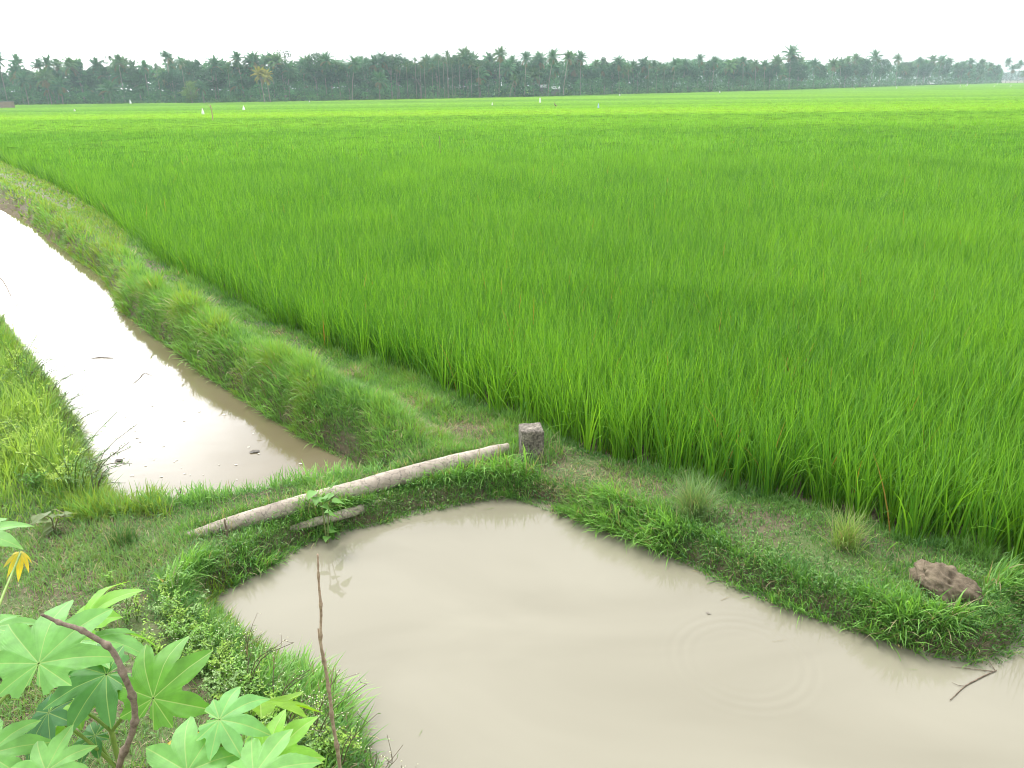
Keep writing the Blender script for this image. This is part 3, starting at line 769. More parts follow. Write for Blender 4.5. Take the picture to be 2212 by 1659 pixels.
# ------------------------------------------------------------------ concrete post
p0 = gpt(1148, 985)
def post():
    bpy_me = bpy.data.meshes.new('post'); import bmesh
    bm = bmesh.new(); bmesh.ops.create_cube(bm, size=1.0)
    bmesh.ops.scale(bm, vec=(.215, .20, .52), verts=bm.verts)
    bmesh.ops.bevel(bm, geom=list(bm.edges), offset=.022, segments=3, affect='EDGES', profile=.6)
    bmesh.ops.subdivide_edges(bm, edges=list(bm.edges), cuts=5, use_grid_fill=True)
    for v in bm.verts:
        x, y, z = v.co
        w = 1 - .06 * (z + .26)
        q = Vector((float(noise(x * 22 + 3, z * 22 + y * 13, 7)), float(noise(y * 22, z * 22 + x * 9, 17)), float(noise(x * 20, y * 20, 27))))
        v.co = Vector((x * w, y * w, z)) + q * .013
        if z > .2 and x > .05 and y < 0: v.co.z -= .02 * max(0, float(noise(x * 30, y * 30, 2)) + .4)
    bm.to_mesh(bpy_me); bm.free()
    for f in bpy_me.polygons: f.use_smooth = True
    return bpy_me
m, t = new_mat('weathered_concrete'); N = t.nodes.new; K = t.links.new
tc = N('ShaderNodeTexCoord'); n1 = N('ShaderNodeTexNoise'); n1.inputs['Scale'].default_value = 9; n1.inputs['Detail'].default_value = 9; n1.inputs['Roughness'].default_value = .7
n2 = N('ShaderNodeTexNoise'); n2.inputs['Scale'].default_value = 60; n2.inputs['Detail'].default_value = 4
K(tc.outputs['Object'], n1.inputs['Vector']); K(tc.outputs['Object'], n2.inputs['Vector'])
r1 = N('ShaderNodeValToRGB'); e = r1.color_ramp.elements; e[0].position = .35; e[0].color = (.06, .05, .04, 1); e[1].position = .7; e[1].color = (.33, .295, .245, 1)
K(n1.outputs['Fac'], r1.inputs[0])
r2 = N('ShaderNodeValToRGB'); e = r2.color_ramp.elements; e[0].position = .4; e[0].color = (.55, .55, .55, 1); e[1].position = .65; e[1].color = (1.25, 1.25, 1.25, 1)
K(n2.outputs['Fac'], r2.inputs[0])
mm = N('ShaderNodeMix'); mm.data_type = 'RGBA'; mm.blend_type = 'MULTIPLY'; mm.inputs[0].default_value = 1
K(r1.outputs[0], mm.inputs[6]); K(r2.outputs[0], mm.inputs[7])
p = N('ShaderNodeBsdfPrincipled'); p.inputs['Roughness'].default_value = .92; K(mm.outputs[2], p.inputs['Base Color'])
b = N('ShaderNodeBump'); b.inputs['Strength'].default_value = .8; b.inputs['Distance'].default_value = .012
K(n1.outputs['Fac'], b.inputs['Height']); K(b.outputs[0], p.inputs['Normal']); o = N('ShaderNodeOutputMaterial'); K(p.outputs[0], o.inputs[0])
me = post(); me.materials.append(m)
po = obj('concrete_post', me); po.location = (p0[0], p0[1], p0[2] + .035); po.rotation_euler = (R(2), R(-1), R(8))
tag(po, 'weathered square concrete post standing on the bund at the end of the log', 'post')

# ------------------------------------------------------------------ clod of mud on the bund
def lump(name, sx, sy, sz, seed, rough=.3):
    import bmesh
    bm = bmesh.new(); bmesh.ops.create_icosphere(bm, subdivisions=5, radius=1)
    for v in bm.verts:
        c = v.co.copy()
        k = 1 + rough * float(fbm(c.x * 1.5 + c.z + seed, c.y * 1.5 - c.z, seed, 4)) + .10 * float(noise(c.x * 7 + c.z * 5, c.y * 7 + c.z * 3, seed + 5)) - .28 * max(0, float(noise(c.x * 4.5 + 9, c.y * 4.5 + c.z * 4, seed + 11)) - .08) + .07 * float(noise(c.x * 16, c.y * 16 + c.z * 9, seed + 8))
        v.co = Vector((c.x * sx * k, c.y * sy * k, c.z * sz * k))
    me = bpy.data.meshes.new(name); bm.to_mesh(me); bm.free()
    for f in me.polygons: f.use_smooth = True
    return me
q = gpt(2040, 1283)
me = lump('mud_clod', .20, .155, .135, 3, .6); me.materials.append(MUDCLOD)
oc = obj('mud_clod', me); oc.location = (q[0], q[1], q[2] + .05); oc.rotation_euler = (0, R(14), R(-38))
tag(oc, 'dark brown lump of dug mud lying on the grassy bund at the right', 'mud')

# ------------------------------------------------------------------ single tufts and plants
def tuft(px, py, n, L, W, col, label, lean=.5):
    b = gpt(px, py); P = np.stack([rng.normal(0, .042, n), rng.normal(0, .042, n), np.full(n, -.02)], 1)
    v = rng.random((n, 1)); c = np.asarray(col) * (.7 + .6 * v)
    st = rng.random(n) < .12; c[st] = GS * .9
    a = Acc(); a.add(*blades(P, rng.uniform(0, 6.283, n), L * rng.uniform(.55, 1.1, n), W * rng.uniform(.7, 1.2, n), np.abs(rng.normal(lean * .5, .25, n)), np.abs(rng.normal(lean * 1.5, .4, n)), 6, c))
    o = obj('grass_tuft', a.mesh('grass_tuft', [GRASS])); o.location = b
    tag(o, label, 'grass tuft', 'fountain shaped grass tufts on the bunds')
tuft(1497, 1118, 620, .40, .0048, (.19, .31, .12), 'wide pale green grass tuft on the bund right of the concrete post')
tuft(1825, 1185, 300, .36, .005, (.24, .36, .10), 'thin upright yellow green grass tuft near the front of the rice')
tuft(268, 1178, 240, .22, .0045, (.08, .19, .05), 'low dark green grass tuft left of the long log')

def herb(name, px, py, stems, label, cat, leafL, leafW, lc, sc, z=None):
    """stems: list of (list of pixel points at the plant's own distance, leaf count); every leaf is a part"""
    b = gpt(px, py); root = thing(name, b, label, cat)
    for pts, nl in stems:
        P = []
        for (x, y) in pts:
            d = ray(x, y); t = b[1] / d[1]; P.append(EYE + d * t - b)
        P[0][2] = min(P[0][2], 0.0)
        path = spline(P, 10); path[:, 1] += np.linspace(0, rng.normal(0, .06), 10)
        a = Acc(); V, F, al = tube(path, np.linspace(.006, .0025, 10), 6); a.add(V, F, sc)
        obj('stem', a.mesh('stem', [STEM]), root)
        for k in range(nl):
            t = (k + 1.0) / nl * 9 * .98; i = min(int(t), 8); f = t - i
            p_ = path[i] * (1 - f) + path[i + 1] * f
            an = rng.uniform(0, 6.283); hd = np.array([math.cos(an), math.sin(an), rng.uniform(-.5, .25)]); hd /= np.linalg.norm(hd)
            L = leafL * rng.uniform(.7, 1.2)
            # heart shaped blade
            u = np.linspace(0, 1, 7); wv = np.array([.25, .85, 1, .85, .55, .25, .0]) * leafW * L / leafL * .5
            sd_ = np.cross([0, 0, 1.0], hd); sd_ /= np.linalg.norm(sd_); nn = np.cross(hd, sd_)
            c0 = p_ + hd * (.15 * L)
            mid = c0 + np.outer(u * L, hd) - np.outer(.25 * u ** 2 * L, nn)
            lft = mid - np.outer(wv, sd_) + np.outer(wv * .35, nn); rgt = mid + np.outer(wv, sd_) + np.outer(wv * .35, nn)
            V = np.concatenate([mid, lft, rgt]); q = []
            for j in range(6): q += [[j, j + 1, 7 + j + 1, 7 + j], [j, 14 + j, 14 + j + 1, j + 1]]
            a = Acc(); a.add(V, q, np.asarray(lc) * rng.uniform(.75, 1.25))
            V, F, al = tube(np.array([p_, (p_ + c0) / 2, c0]), .0018, 4); a.add(V, F, sc)
            obj('leaf', a.mesh('leaf', [GRASS]), root)
    return root
herb('leafy_weed', 702, 1140, [([(702, 1142), (690, 1105), (672, 1082)], 4), ([(702, 1142), (712, 1090), (730, 1060)], 5), ([(702, 1142), (700, 1100), (694, 1076)], 4)],
     'broad leaved weed growing in front of the long log at the pond brink', 'weed', .10, .085, (.14, .31, .07), (.16, .2, .07))
herb('leafy_weed', 118, 1150, [([(118, 1152), (108, 1125), (88, 1108)], 4), ([(118, 1152), (125, 1122), (142, 1112)], 5), ([(118, 1152), (120, 1115), (118, 1098)], 5)],
     'wilted grey green broad leaved weed beside the near left end of the ditch', 'weed', .10, .085, (.18, .24, .10), (.2, .18, .1))
b = gpt(718, 1135); n = 7
a = Acc(); a.add(*blades(np.stack([rng.normal(0, .008, n), rng.normal(0, .008, n), np.full(n, -.02)], 1), rng.uniform(0, 6.283, n), rng.uniform(.2, .36, n), np.full(n, .013), np.abs(rng.normal(.08, .08, n)), np.abs(rng.normal(.2, .1, n)), 5, np.array((.10, .27, .04)) * rng.uniform(.8, 1.2, (n, 1))))
o = obj('sword_leaf_plant', a.mesh('sword_leaf_plant', [GRASS])); o.location = b
tag(o, 'small clump of upright sword shaped leaves in front of the long log', 'plant')

# ------------------------------------------------------------------ dead stalks, twigs, litter on the water
def on_plane(px, py, y):
    d = ray(px, py); return EYE + d * (y / d[1])
def stick(name, pts, rads, mat, label, cat, n=40, ns=8, knots=0.0, extra=(), seed=1):
    path = spline(pts, n); org = path[0].copy() if path[0][2] < path[-1][2] else path[-1].copy()
    al = np.linspace(0, 1, n)
    path = path + np.stack([noise(al * 9, al * 0 + k, seed) for k in range(3)], 1) * rads[0] * 1.1
    r = np.interp(al, np.linspace(0, 1, len(rads)), rads)
    r = r * (1 + knots * np.clip(np.sin(al * 6.283 * 9) - .6, 0, 1) * 2.2 + .12 * noise(al * 30, al * 0, seed + 2))
    a = Acc(); V, F, q = tube(path - org, r, ns, .05); a.add(V, F, (.5, .5, .5), q); a.T.append(caps(path, n, ns))
    for e, er in extra:
        e = spline(e, 10) - org; V, F, q = tube(e, np.linspace(er, er * .45, 10), 5, .05); a.add(V, F)
    o = obj(name, a.mesh(name, [mat])); o.location = org
    return tag(o, label, cat)
Yp = 2.92
pts = [on_plane(x, y, Yp) for x, y in ((742, 1735), (733, 1659), (720, 1560), (707, 1470), (695, 1390), (691, 1290), (685, 1197))]
pts[0][2] = min(pts[0][2], float(ground_z(np.array([pts[0][0]]), np.array([pts[0][1]]))[0]) - .03)
ex = [([on_plane(x, y, Yp) for x, y in ((699, 1415), (690, 1385), (687, 1358))], .006), ([on_plane(x, y, Yp) for x, y in ((712, 1505), (716, 1470), (722, 1440))], .003)]
stick('dead_stalk', pts, [.0082, .0082, .0078, .0074, .0066, .0055, .0035], DEADWOOD, 'tall dead brown stalk leaning in front of the pond', 'stalk', 110, 9, .6, ex, 5)
pts = [atd(x, y, q_) for x, y, q_ in ((228, 1740, 2.3), (257, 1659, 2.22), (281, 1590, 2.16), (291, 1540, 2.12), (283, 1490, 2.08), (262, 1440, 2.05), (228, 1395, 2.03), (180, 1360, 2.01), (130, 1345, 2.0), (85, 1330, 1.98))]
low = pts[0].copy(); low[2] -= .9; pts[0][2] -= .1; pts = [low] + pts
stick('dead_branch', pts, [.010, .009, .0085, .008, .0072, .006, .0035], DARKWOOD, 'curved dark brown dead branch arching over the castor leaves', 'branch', 110, 9, .5, (), 9)
b = gpt(492, 1172)
stick('twig', [b - (0, 0, .03), on_plane(490, 1150, b[1]), on_plane(484, 1122, b[1])], [.008, .007, .006], DARKWOOD, 'short brown twig stuck upright in the bund before the log', 'twig', 14, 6, .3)
b = at(393, 1087, ZD); b[2] = ZD - .05
stick('twig', [b, on_plane(391, 1070, b[1]), on_plane(388, 1055, b[1])], [.006, .005, .003], DARKWOOD, 'dark twig poking up at the near edge of the ditch', 'twig', 14, 6, .2,
      [([on_plane(391, 1072, b[1]), on_plane(383, 1065, b[1]), on_plane(379, 1060, b[1])], .003)])
w = lambda x, y: at(x, y, ZP + .006)
stick('dry_branch', [w(2052, 1512), w(2085, 1482), w(2115, 1465), w(2152, 1448)], [.002, .0035, .004, .003], DARKWOOD, 'thin forked dry branch afloat in the pond at the lower right', 'branch', 30, 6, .2,
      [([w(2146, 1450), w(2110, 1446), w(2055, 1440)], .0028), ([w(2085, 1482), w(2070, 1480), w(2056, 1474)], .002), ([w(2150, 1448), w(2135, 1425), w(2122, 1402)], .002)])
w = lambda x, y: at(x, y, ZD + .006)
stick('twig', [w(285, 830), w(300, 818), w(312, 806), w(330, 812)], [.002, .0035, .0035, .002], DARKWOOD, 'forked dark twig floating in the middle of the ditch', 'twig', 16, 5, .2, [([w(312, 806), w(308, 796), w(300, 790)], .002)])
stick('twig', [w(195, 774), w(215, 772), w(245, 773)], [.003, .006, .004], DARKWOOD, 'straight black twig floating in the ditch, farther than the forked one', 'twig', 16, 5, .2)
stick('twig', [w(0, 600), w(10, 612), w(24, 640)], [.008, .010, .006], DARKWOOD, 'dark twig floating in the bright ditch water at the left edge', 'twig', 16, 5, .2)
def dead_leaf(px, py, z, s, col, label):
    p_ = at(px, py, z); a = Acc(); k = 10
    th = np.linspace(0, 6.283, k, endpoint=False); r_ = s * (1 + .3 * rng.normal(0, 1, k))
    v = np.stack([r_ * np.cos(th) * 1.4, r_ * np.sin(th), .35 * s * np.abs(np.sin(th * 2)) + .004], 1); v = np.vstack([v, [0, 0, .006]])
    a.add(v, [[j, (j + 1) % k, k] for j in range(k)], col)
    v2 = v.copy(); v2[:, 2] = v2[:, 2] * .4 - .004; a.add(v2, [[(j + 1) % k, j, k] for j in range(k)], col)
    o = obj('dead_leaf', a.mesh('dead_leaf', [STEM])); o.location = p_; tag(o, label, 'leaf', 'litter floating on the water')
dead_leaf(255, 996, ZD, .024, (.07, .06, .05), 'curled dark dead leaf floating near the left bank of the ditch')
dead_leaf(552, 977, ZD, .030, (.11, .10, .085), 'flat grey dead leaf floating at the shaded side of the ditch')
dead_leaf(1529, 1325, ZP, .012, (.20, .18, .15), 'tiny grey scrap floating on the pond above the ripple ring')

# ------------------------------------------------------------------ castor plants
m, t = new_mat('castor_leaf'); N = t.nodes.new; K = t.links.new
ac = N('ShaderNodeAttribute'); ac.attribute_name = 'col'
av = N('ShaderNodeAttribute'); av.attribute_name = 'along'
rv = N('ShaderNodeMapRange'); rv.inputs['From Min'].default_value = .0006; rv.inputs['From Max'].default_value = .0022
rv.inputs['To Min'].default_value = .6; rv.inputs['To Max'].default_value = 0
K(av.outputs['Fac'], rv.inputs['Value'])
tc = N('ShaderNodeTexCoord'); nz = N('ShaderNodeTexNoise'); nz.inputs['Scale'].default_value = 22; nz.inputs['Detail'].default_value = 5
K(tc.outputs['Object'], nz.inputs['Vector'])
mr = N('ShaderNodeMapRange'); mr.inputs['From Min'].default_value = .3; mr.inputs['From Max'].default_value = .7; mr.inputs['To Min'].default_value = .82; mr.inputs['To Max'].default_value = 1.15
K(nz.outputs['Fac'], mr.inputs['Value'])
mm = N('ShaderNodeMix'); mm.data_type = 'RGBA'; mm.blend_type = 'MULTIPLY'; mm.inputs[0].default_value = 1
K(ac.outputs['Color'], mm.inputs[6]); K(mr.outputs[0], mm.inputs[7])
mv = N('ShaderNodeMix'); mv.data_type = 'RGBA'; mv.inputs[7].default_value = (.34, .46, .16, 1)
K(rv.outputs[0], mv.inputs[0]); K(mm.outputs[2], mv.inputs[6])
p = N('ShaderNodeBsdfPrincipled'); p.inputs['Roughness'].default_value = .5; p.inputs['Specular IOR Level'].default_value = .4
K(mv.outputs[2], p.inputs['Base Color'])
bu = N('ShaderNodeBump'); bu.inputs['Strength'].default_value = .25; bu.inputs['Distance'].default_value = .004
K(nz.outputs['Fac'], bu.inputs['Height']); K(bu.outputs[0], p.inputs['Normal'])
tr = N('ShaderNodeBsdfTranslucent'); mt = N('ShaderNodeMix'); mt.data_type = 'RGBA'; mt.blend_type = 'MULTIPLY'; mt.inputs[0].default_value = 1
mt.inputs[7].default_value = (1.6, 1.5, .45, 1); K(mv.outputs[2], mt.inputs[6]); K(mt.outputs[2], tr.inputs['Color'])
ms = N('ShaderNodeMixShader'); ms.inputs[0].default_value = .42; K(p.outputs[0], ms.inputs[1]); K(tr.outputs[0], ms.inputs[2])
o = N('ShaderNodeOutputMaterial'); K(ms.outputs[0], o.inputs[0])
CASTOR = m
def castor_leaf(size, seed, cup=.10, fold=.10):
    g_ = np.random.default_rng(seed)
    axes = np.radians(np.array([0, 43, -43, 86, -86, 128, -128, 160, -160]) + g_.normal(0, 2.5, 9))
    lens = np.array([1, .96, .96, .84, .84, .56, .56, .30, .30]) * g_.uniform(.92, 1.05, 9)
    th = np.unique(np.concatenate([np.radians(np.linspace(-172, 172, 190)), axes]))
    Rr = np.full(len(th), .38 if seed % 2 else .42) * np.where(np.abs(th) > R(160), .6, 1)
    vein = np.full(len(th), 9.0)
    for ax, L in zip(axes, lens):
        r_ = np.linspace(.12, 1, 60); w_ = np.interp(r_, [.12, .25, .4, .52, .65, .78, .9, 1], [.5, .60, .88, 1, .93, .70, .36, 0]) * .215
        ph = np.arctan2(w_, r_); ph = np.maximum.accumulate(ph[::-1])[::-1]
        d = np.abs(th - ax)
        rr = np.interp(-d, -ph, r_, left=0) * L
        Rr = np.maximum(Rr, np.where(d <= ph[0], rr, 0)); vein = np.minimum(vein, d)
    Rr = Rr * (1 + .045 * (np.abs((th * 24 / np.pi) % 2 - 1) - .5))
    rings = np.array([0.02, .16, .32, .48, .64, .8, .92, 1.0])
    RRm = rings[None] * Rr[:, None]
    x, y = RRm * np.sin(th)[:, None], RRm * np.cos(th)[:, None]
    vf = np.clip(vein / R(19), 0, 1)[:, None]
    z = -cup * RRm ** 2 + fold * RRm * vf * 1.0 + .035 * (fbm(x * 3 + seed, y * 3, seed, 2)) * RRm * 2 - .25 * np.clip(RRm - .6, 0, 1) ** 2
    near = np.argmin(np.abs(th[:, None] - axes[None]), 1)          # each lobe droops or lifts on its own
    lift = g_.normal(-.14, .38, len(axes))[near][:, None]; z = z + lift * np.clip(RRm - .38, 0, 1) ** 1.6
    z = z + .012 * np.sin(th[:, None] * 60 + RRm * 30) * RRm * np.clip(vf * 1.5, 0, 1)
    V = np.stack([x, y, z], -1).reshape(-1, 3) * size
    vv = (vein[:, None] * RRm * size).ravel()
    nr = len(rings); i = (np.arange(len(th) - 1)[:, None] * nr + np.arange(nr - 1)[None]).ravel()
    F = np.stack([i, i + 1, i + nr + 1, i + nr], 1)
    return V, F, vv
GA, GB, GC = (.16, .38, .095), (.20, .45, .055), (.19, .42, .115)
def zz(x, y): return x / 2.72, 1152 + y / 2.72
def castor(stem_px, stem_depth, label, leaves, stem_top=None):
    """leaves: (attach x, y, depth, image direction, size, normal, colour, petiole start height fraction)"""
    tp = atd(*zz(*stem_px), stem_depth); g0 = float(ground_z(np.array([tp[0]]), np.array([tp[1]]))[0])
    base = np.array([tp[0], tp[1], g0]); root = thing('castor_plant', base, label, 'plant', 'castor plants on the near bank')
    H = tp[2] - g0
    path = spline([[0, 0, -.03], [.015, .01, H * .4], [-.01, 0, H * .75], [0, 0, H]], 24)
    V, F, q = tube(path, np.linspace(.014, .007, 24), 10); a = Acc(); a.add(V, F, (.5, .5, .5), q); a.T.append(caps(path, 24, 10))
    obj('stem', a.mesh('stem', [CASTOR_STEM]), root)
    for k, (ax, ay, dep, (ix, iy), size, nrm, col, fr) in enumerate(leaves):
        A_ = atd(*zz(ax, ay), dep) - base
        n_ = np.array(nrm, float); n_ /= np.linalg.norm(n_)
        vd = ray(*zz(ax, ay)); vd /= np.linalg.norm(vd)
        d = ix * Rt - iy * Up; dn = vd @ n_
        if abs(dn) < .18: dn = .18 * (1 if dn > 0 else -1)
        v = d - vd * (d @ n_) / dn; v -= n_ * (v @ n_); v /= np.linalg.norm(v)
        s_ = np.cross(v, n_)
        V, F, vv = castor_leaf(size, k + 3 * len(leaves) + int(abs(ax)) % 7, 1.5 if col[0] > .3 else 0.16, .08)
        Wd = A_ + V[:, 0:1] * s_ + V[:, 1:2] * v + V[:, 2:3] * n_
        a = Acc(); a.add(Wd - A_, F, col, vv)
        lo = obj('leaf', a.mesh('leaf', [CASTOR]), root, tuple(A_))
        st = np.array([0, 0, H * fr]); st = path[min(23, int(23 * fr))]
        mid = (st + A_) / 2 + np.array([0, 0, .06]) * np.linalg.norm(A_ - st)
        P_ = spline([st - A_, mid - A_, np.array([0, 0, -.002])], 12)
        V, F, q = tube(P_, np.linspace(.0065, .0045, 12), 7); a = Acc(); a.add(V, F, (.5, .5, .5), q)
        obj('petiole', a.mesh('petiole', [CASTOR_STEM]), lo)
        if col[0] > .3: lo['label'] = 'yellowed castor leaf'
UPN = lambda x, y: (x, y, 1.0)
castor((605, 880), 2.55, 'leafy castor plant with the dark branch arching in front of it', [
    (625, 830, 2.45, (-.9, .35), .20, UPN(.0, -.35), (.085, .25, .065), 1.0),
    (900, 970, 2.38, (.35, -1), .215, UPN(-.15, -.9), (.11, .30, .035), .8),
    (470, 640, 2.60, (1, -.12), .24, UPN(-.1, .25), GA, .98),
    (490, 520, 2.68, (.75, -.8), .19, UPN(-.7, -.5), GB, 1.0),
    (285, 1055, 2.50, (-.5, .85), .15, UPN(-.5, -.5), (.07, .21, .08), .62),
    (470, 1030, 2.62, (-1, -.25), .15, UPN(0, -.3), GB, .80),
    (560, 1190, 2.66, (-.8, .5), .11, UPN(-.2, -.2), (.08, .24, .07), .5),
])
castor((-260, 1250), 2.35, 'castor plant at the left edge with one yellow leaf', [
    (228, 765, 2.25, (.27, -1), .238, UPN(-.05, -.62), GA, .95),
    (-60, 560, 2.5, (1, .1), .17, UPN(.1, .1), GA, 1.0),
    (-70, 1300, 2.2, (1, -.3), .16, UPN(.1, -.4), GA, .9),
    (118, 118, 3.3, (.25, 1), .062, (.5, -.15, 1.0), (.60, .48, .06), .9),
    (-150, 10, 3.2, (1, .05), .2, UPN(.0, -.1), GC, .95),
    (270, 1400, 2.15, (.4, -1), .13, UPN(0, -.5), GC, .7),
])
castor((1330, 1480), 2.25, 'castor plant at the bottom edge nearest the tall dead stalk', [
    (1100, 1400, 2.05, (-.05, -1), .178, UPN(-.05, -.55), GA, .9),
    (1290, 1095, 2.12, (1, .1), .132, UPN(.0, -.45), (.18, .42, .13), 1.0),
    (1525, 985, 2.45, (1, .25), .21, UPN(.15, .80), (.16, .33, .02), 1.0),
    (1490, 1425, 2.0, (1, -.4), .165, UPN(-.05, -.2), GC, .95),
    (1150, 1235, 2.6, (.3, -.8), .07, UPN(.3, -.6), (.60, .45, .02), .6),
    (980, 1270, 2.6, (-.3, -.8), .07, UPN(-.3, -.6), (.55, .40, .03), .6),
    (1560, 1330, 2.2, (.9, -.9), .17, UPN(-.3, -.5), GB, .9),
])

# ------------------------------------------------------------------ the wood across the field
def canopy_pt(sx_, sy_, dz=.72):
    """point of the rice canopy seen at a pixel of the 3264 px wide photograph"""
    x, y = sx_ / 1.47558, sy_ / 1.47558; z = -.1 + dz
    for i in range(30):
        p_ = at(x, y, z); z = -.1 + dz + float(zdrop(np.array(p_[1])))
    return p_
EDGE = [(-700, 345), (0, 333), (820, 324), (1640, 308), (2424, 288), (3000, 269.5), (3190, 264.6)]
def edge_y(sx_): return np.interp(sx_, [e[0] for e in EDGE], [e[1] for e in EDGE])
def wood_pt(sx_, back=0.0):
    p_ = canopy_pt(sx_, edge_y(sx_)); d = ray(sx_ / 1.47558, edge_y(sx_) / 1.47558); d = d[:2] / np.linalg.norm(d[:2])
    return np.array([p_[0] + d[0] * back, p_[1] + d[1] * back, -2.25])
def top_z(sx_, sy_, p_):
    d = ray(sx_ / 1.47558, sy_ / 1.47558); return CAM_Z + d[2] * (p_[1] / d[1])

def palm_crown(seed, nf, L, droop, lw, col, stiff=.5):
    g_ = np.random.default_rng(seed); a = Acc(); ns = 9
    for i in range(nf):
        f = i / (nf - 1); az = i * 2.39996 + g_.normal(0, .25)
        el = np.interp(f, [0, .3, .7, 1], [1.5, 1.12, .45, -.65]) + g_.normal(0, .12)
        ln = L * np.interp(f, [0, .2, .6, 1], [.6, .95, 1.0, .8]) * g_.uniform(.85, 1.1)
        bend = np.interp(f, [0, .2, .5, 1], [.12, .45, 1.05, .9]) * droop
        t_ = np.linspace(0, 1, ns + 1); e = el - bend * t_ ** 1.5 * 1.5
        h = np.concatenate([[0], np.cumsum(np.cos(e[:-1]) * ln / ns)]); v = np.concatenate([[0], np.cumsum(np.sin(e[:-1]) * ln / ns)])
        D = np.array([math.cos(az), math.sin(az), 0]); S = np.array([-math.sin(az), math.cos(az), 0])
        P = np.outer(h, D) + np.outer(v, [0, 0, 1.0])
        cc = np.asarray(col) * g_.uniform(.7, 1.25)
        if f > .82 and g_.random() < .6: cc = np.array((.17, .13, .05))
        for j in range(1, ns + 1):
            q0, q1 = P[j - 1], P[j]
            for u in (.2, .7):
                c0 = q0 * (1 - u) + q1 * u; tt = (j - 1 + u) / ns
                ll = lw * (math.sin(math.pi * min(1, tt * .9 + .12)) ** .6) * g_.uniform(.8, 1.15); fw = (q1 - q0) / np.linalg.norm(q1 - q0)
                for sg in (-1, 1):
                    tip = c0 + S * sg * ll * .72 + fw * ll * .5 + np.array([0, 0, -ll * g_.uniform(.25, .65)])
                    wd = fw * (ln / ns * .30)
                    a.add([c0 - wd, c0 + wd, tip], [[0, 1, 2]], cc * g_.uniform(.85, 1.15))
        V, F, q = tube(P, np.linspace(.05, .02, ns + 1), 3); a.add(V, F, np.array((.16, .19, .06)))
    if L > 3:      # a cluster of nuts
        for i in range(7):
            c0 = np.array([g_.normal(0, .28), g_.normal(0, .28), -.35 + g_.normal(0, .1)])
            v = np.array([[1, 0, 0], [0, 1, 0], [-1, 0, 0], [0, -1, 0], [0, 0, 1.2], [0, 0, -1.2]]) * .16 + c0
            a.add(v, [[0, 1, 4], [1, 2, 4], [2, 3, 4], [3, 0, 4], [1, 0, 5], [2, 1, 5], [3, 2, 5], [0, 3, 5]], (.16, .16, .05))
    return a.mesh('crown', [TREEL], smooth=False)
def trunk_mesh(r0, r1, lean, seed, h=1.0):
    g_ = np.random.default_rng(seed); t_ = np.linspace(0, 1, 14)
    path = np.stack([lean * t_ ** 1.6 * h, .01 * np.sin(t_ * 5) * h, t_ * h - .02], 1)
    V, F, q = tube(path, np.interp(t_, [0, .06, 1], [r0 * 1.35, r0, r1]), 8); a = Acc(); a.add(V, F, (.5, .5, .5), q)
    return a
PC = [palm_crown(100 + i, 32, 4.0, 1.0 + .12 * (i % 3), 1.15, ((.05, .165, .055), (.075, .175, .05), (.045, .15, .06))[i % 3]) for i in range(6)]
PCY = palm_crown(140, 28, 4.0, 1.1, 1.1, (.30, .28, .035))
AC = [palm_crown(150 + i, 11, 1.9, .9, .62, (.05, .125, .035)) for i in range(3)]
def clumpy(n_clump, n_leaf, rx, rz, ls, col, seed, zc=0.0, spread=.33, shell=.55):
    g_ = np.random.default_rng(seed); a = Acc()
    d = g_.normal(0, 1, (n_clump, 3)); d /= np.linalg.norm(d, axis=1)[:, None]; rr_ = g_.uniform(shell, 1, (n_clump, 1)) ** .6
    c = d * rr_ * np.array([rx, rx, rz]) + np.array([0, 0, zc])
    cs = g_.uniform(.65, 1.3, n_clump)
    P = np.repeat(c, n_leaf, 0) + g_.normal(0, spread * rx * .5, (n_clump * n_leaf, 3)) * np.array([1, 1, .75])
    n = len(P); an = g_.uniform(0, 6.283, n); el = g_.normal(-.15, .5, n)
    hd = np.stack([np.cos(an) * np.cos(el), np.sin(an) * np.cos(el), np.sin(el)], 1); nr = g_.normal(0, .5, (n, 3)) + np.array([0, 0, 1.0])
    cc = np.asarray(col)[None] * np.repeat(cs, n_leaf)[:, None] * g_.uniform(.75, 1.25, (n, 1))
    a.add(*leaflets(P, nr, hd, ls * g_.uniform(.6, 1.3, n), ls * .62 * g_.uniform(.7, 1.2, n), cc, .15))
    return a, c
def broad(seed, col, rx=.30, rz=.30, zc=.68, nc=30, nl=70, ls=.055, spread=.42, shell=.45):
    a, c = clumpy(nc, nl, rx, rz, ls, col, seed, zc, spread, shell)
    crown = a.mesh('crown', [TREEL], smooth=False)
    t_ = Acc(); V, F, q = tube(spline([[0, 0, -.02], [.01, 0, .25], [-.01, .01, .5], [0, 0, .72]], 12), np.linspace(.022, .008, 12), 7); t_.add(V, F)
    for i in range(6):
        e = c[(i * 4) % len(c)]; V, F, q = tube(spline([[0, 0, .3 + .05 * i], [e[0] * .5, e[1] * .5, (e[2] + .35) / 2 + .08], list(e)], 8), np.linspace(.009, .003, 8), 5); t_.add(V, F)
    return crown, t_.mesh('trunk', [TRUNK])
BT = [broad(200 + i, c, *q) for i, (c, q) in enumerate((((.042, .125, .045), ()), ((.05, .13, .045), (.26, .34, .64)), ((.036, .115, .048), (.34, .26, .66, 34)), ((.045, .135, .05), (.24, .30, .68))))]
BSPARSE = broad(230, (.06, .10, .045), .24, .22, .78, 14, 16, .05, .22, .2)
BLIME = broad(231, (.15, .27, .05), .36, .36, .62, 30, 70, .06)
BCOL = broad(232, (.05, .12, .04), .13, .36, .62, 24, 60, .05)
TR = [trunk_mesh(.17, .11, l_, 300 + i).mesh('trunk', [TRUNK]) for i, l_ in enumerate((.0, .05, -.06))]
TRA = trunk_mesh(.085, .06, .01, 310).mesh('trunk', [TRUNK])
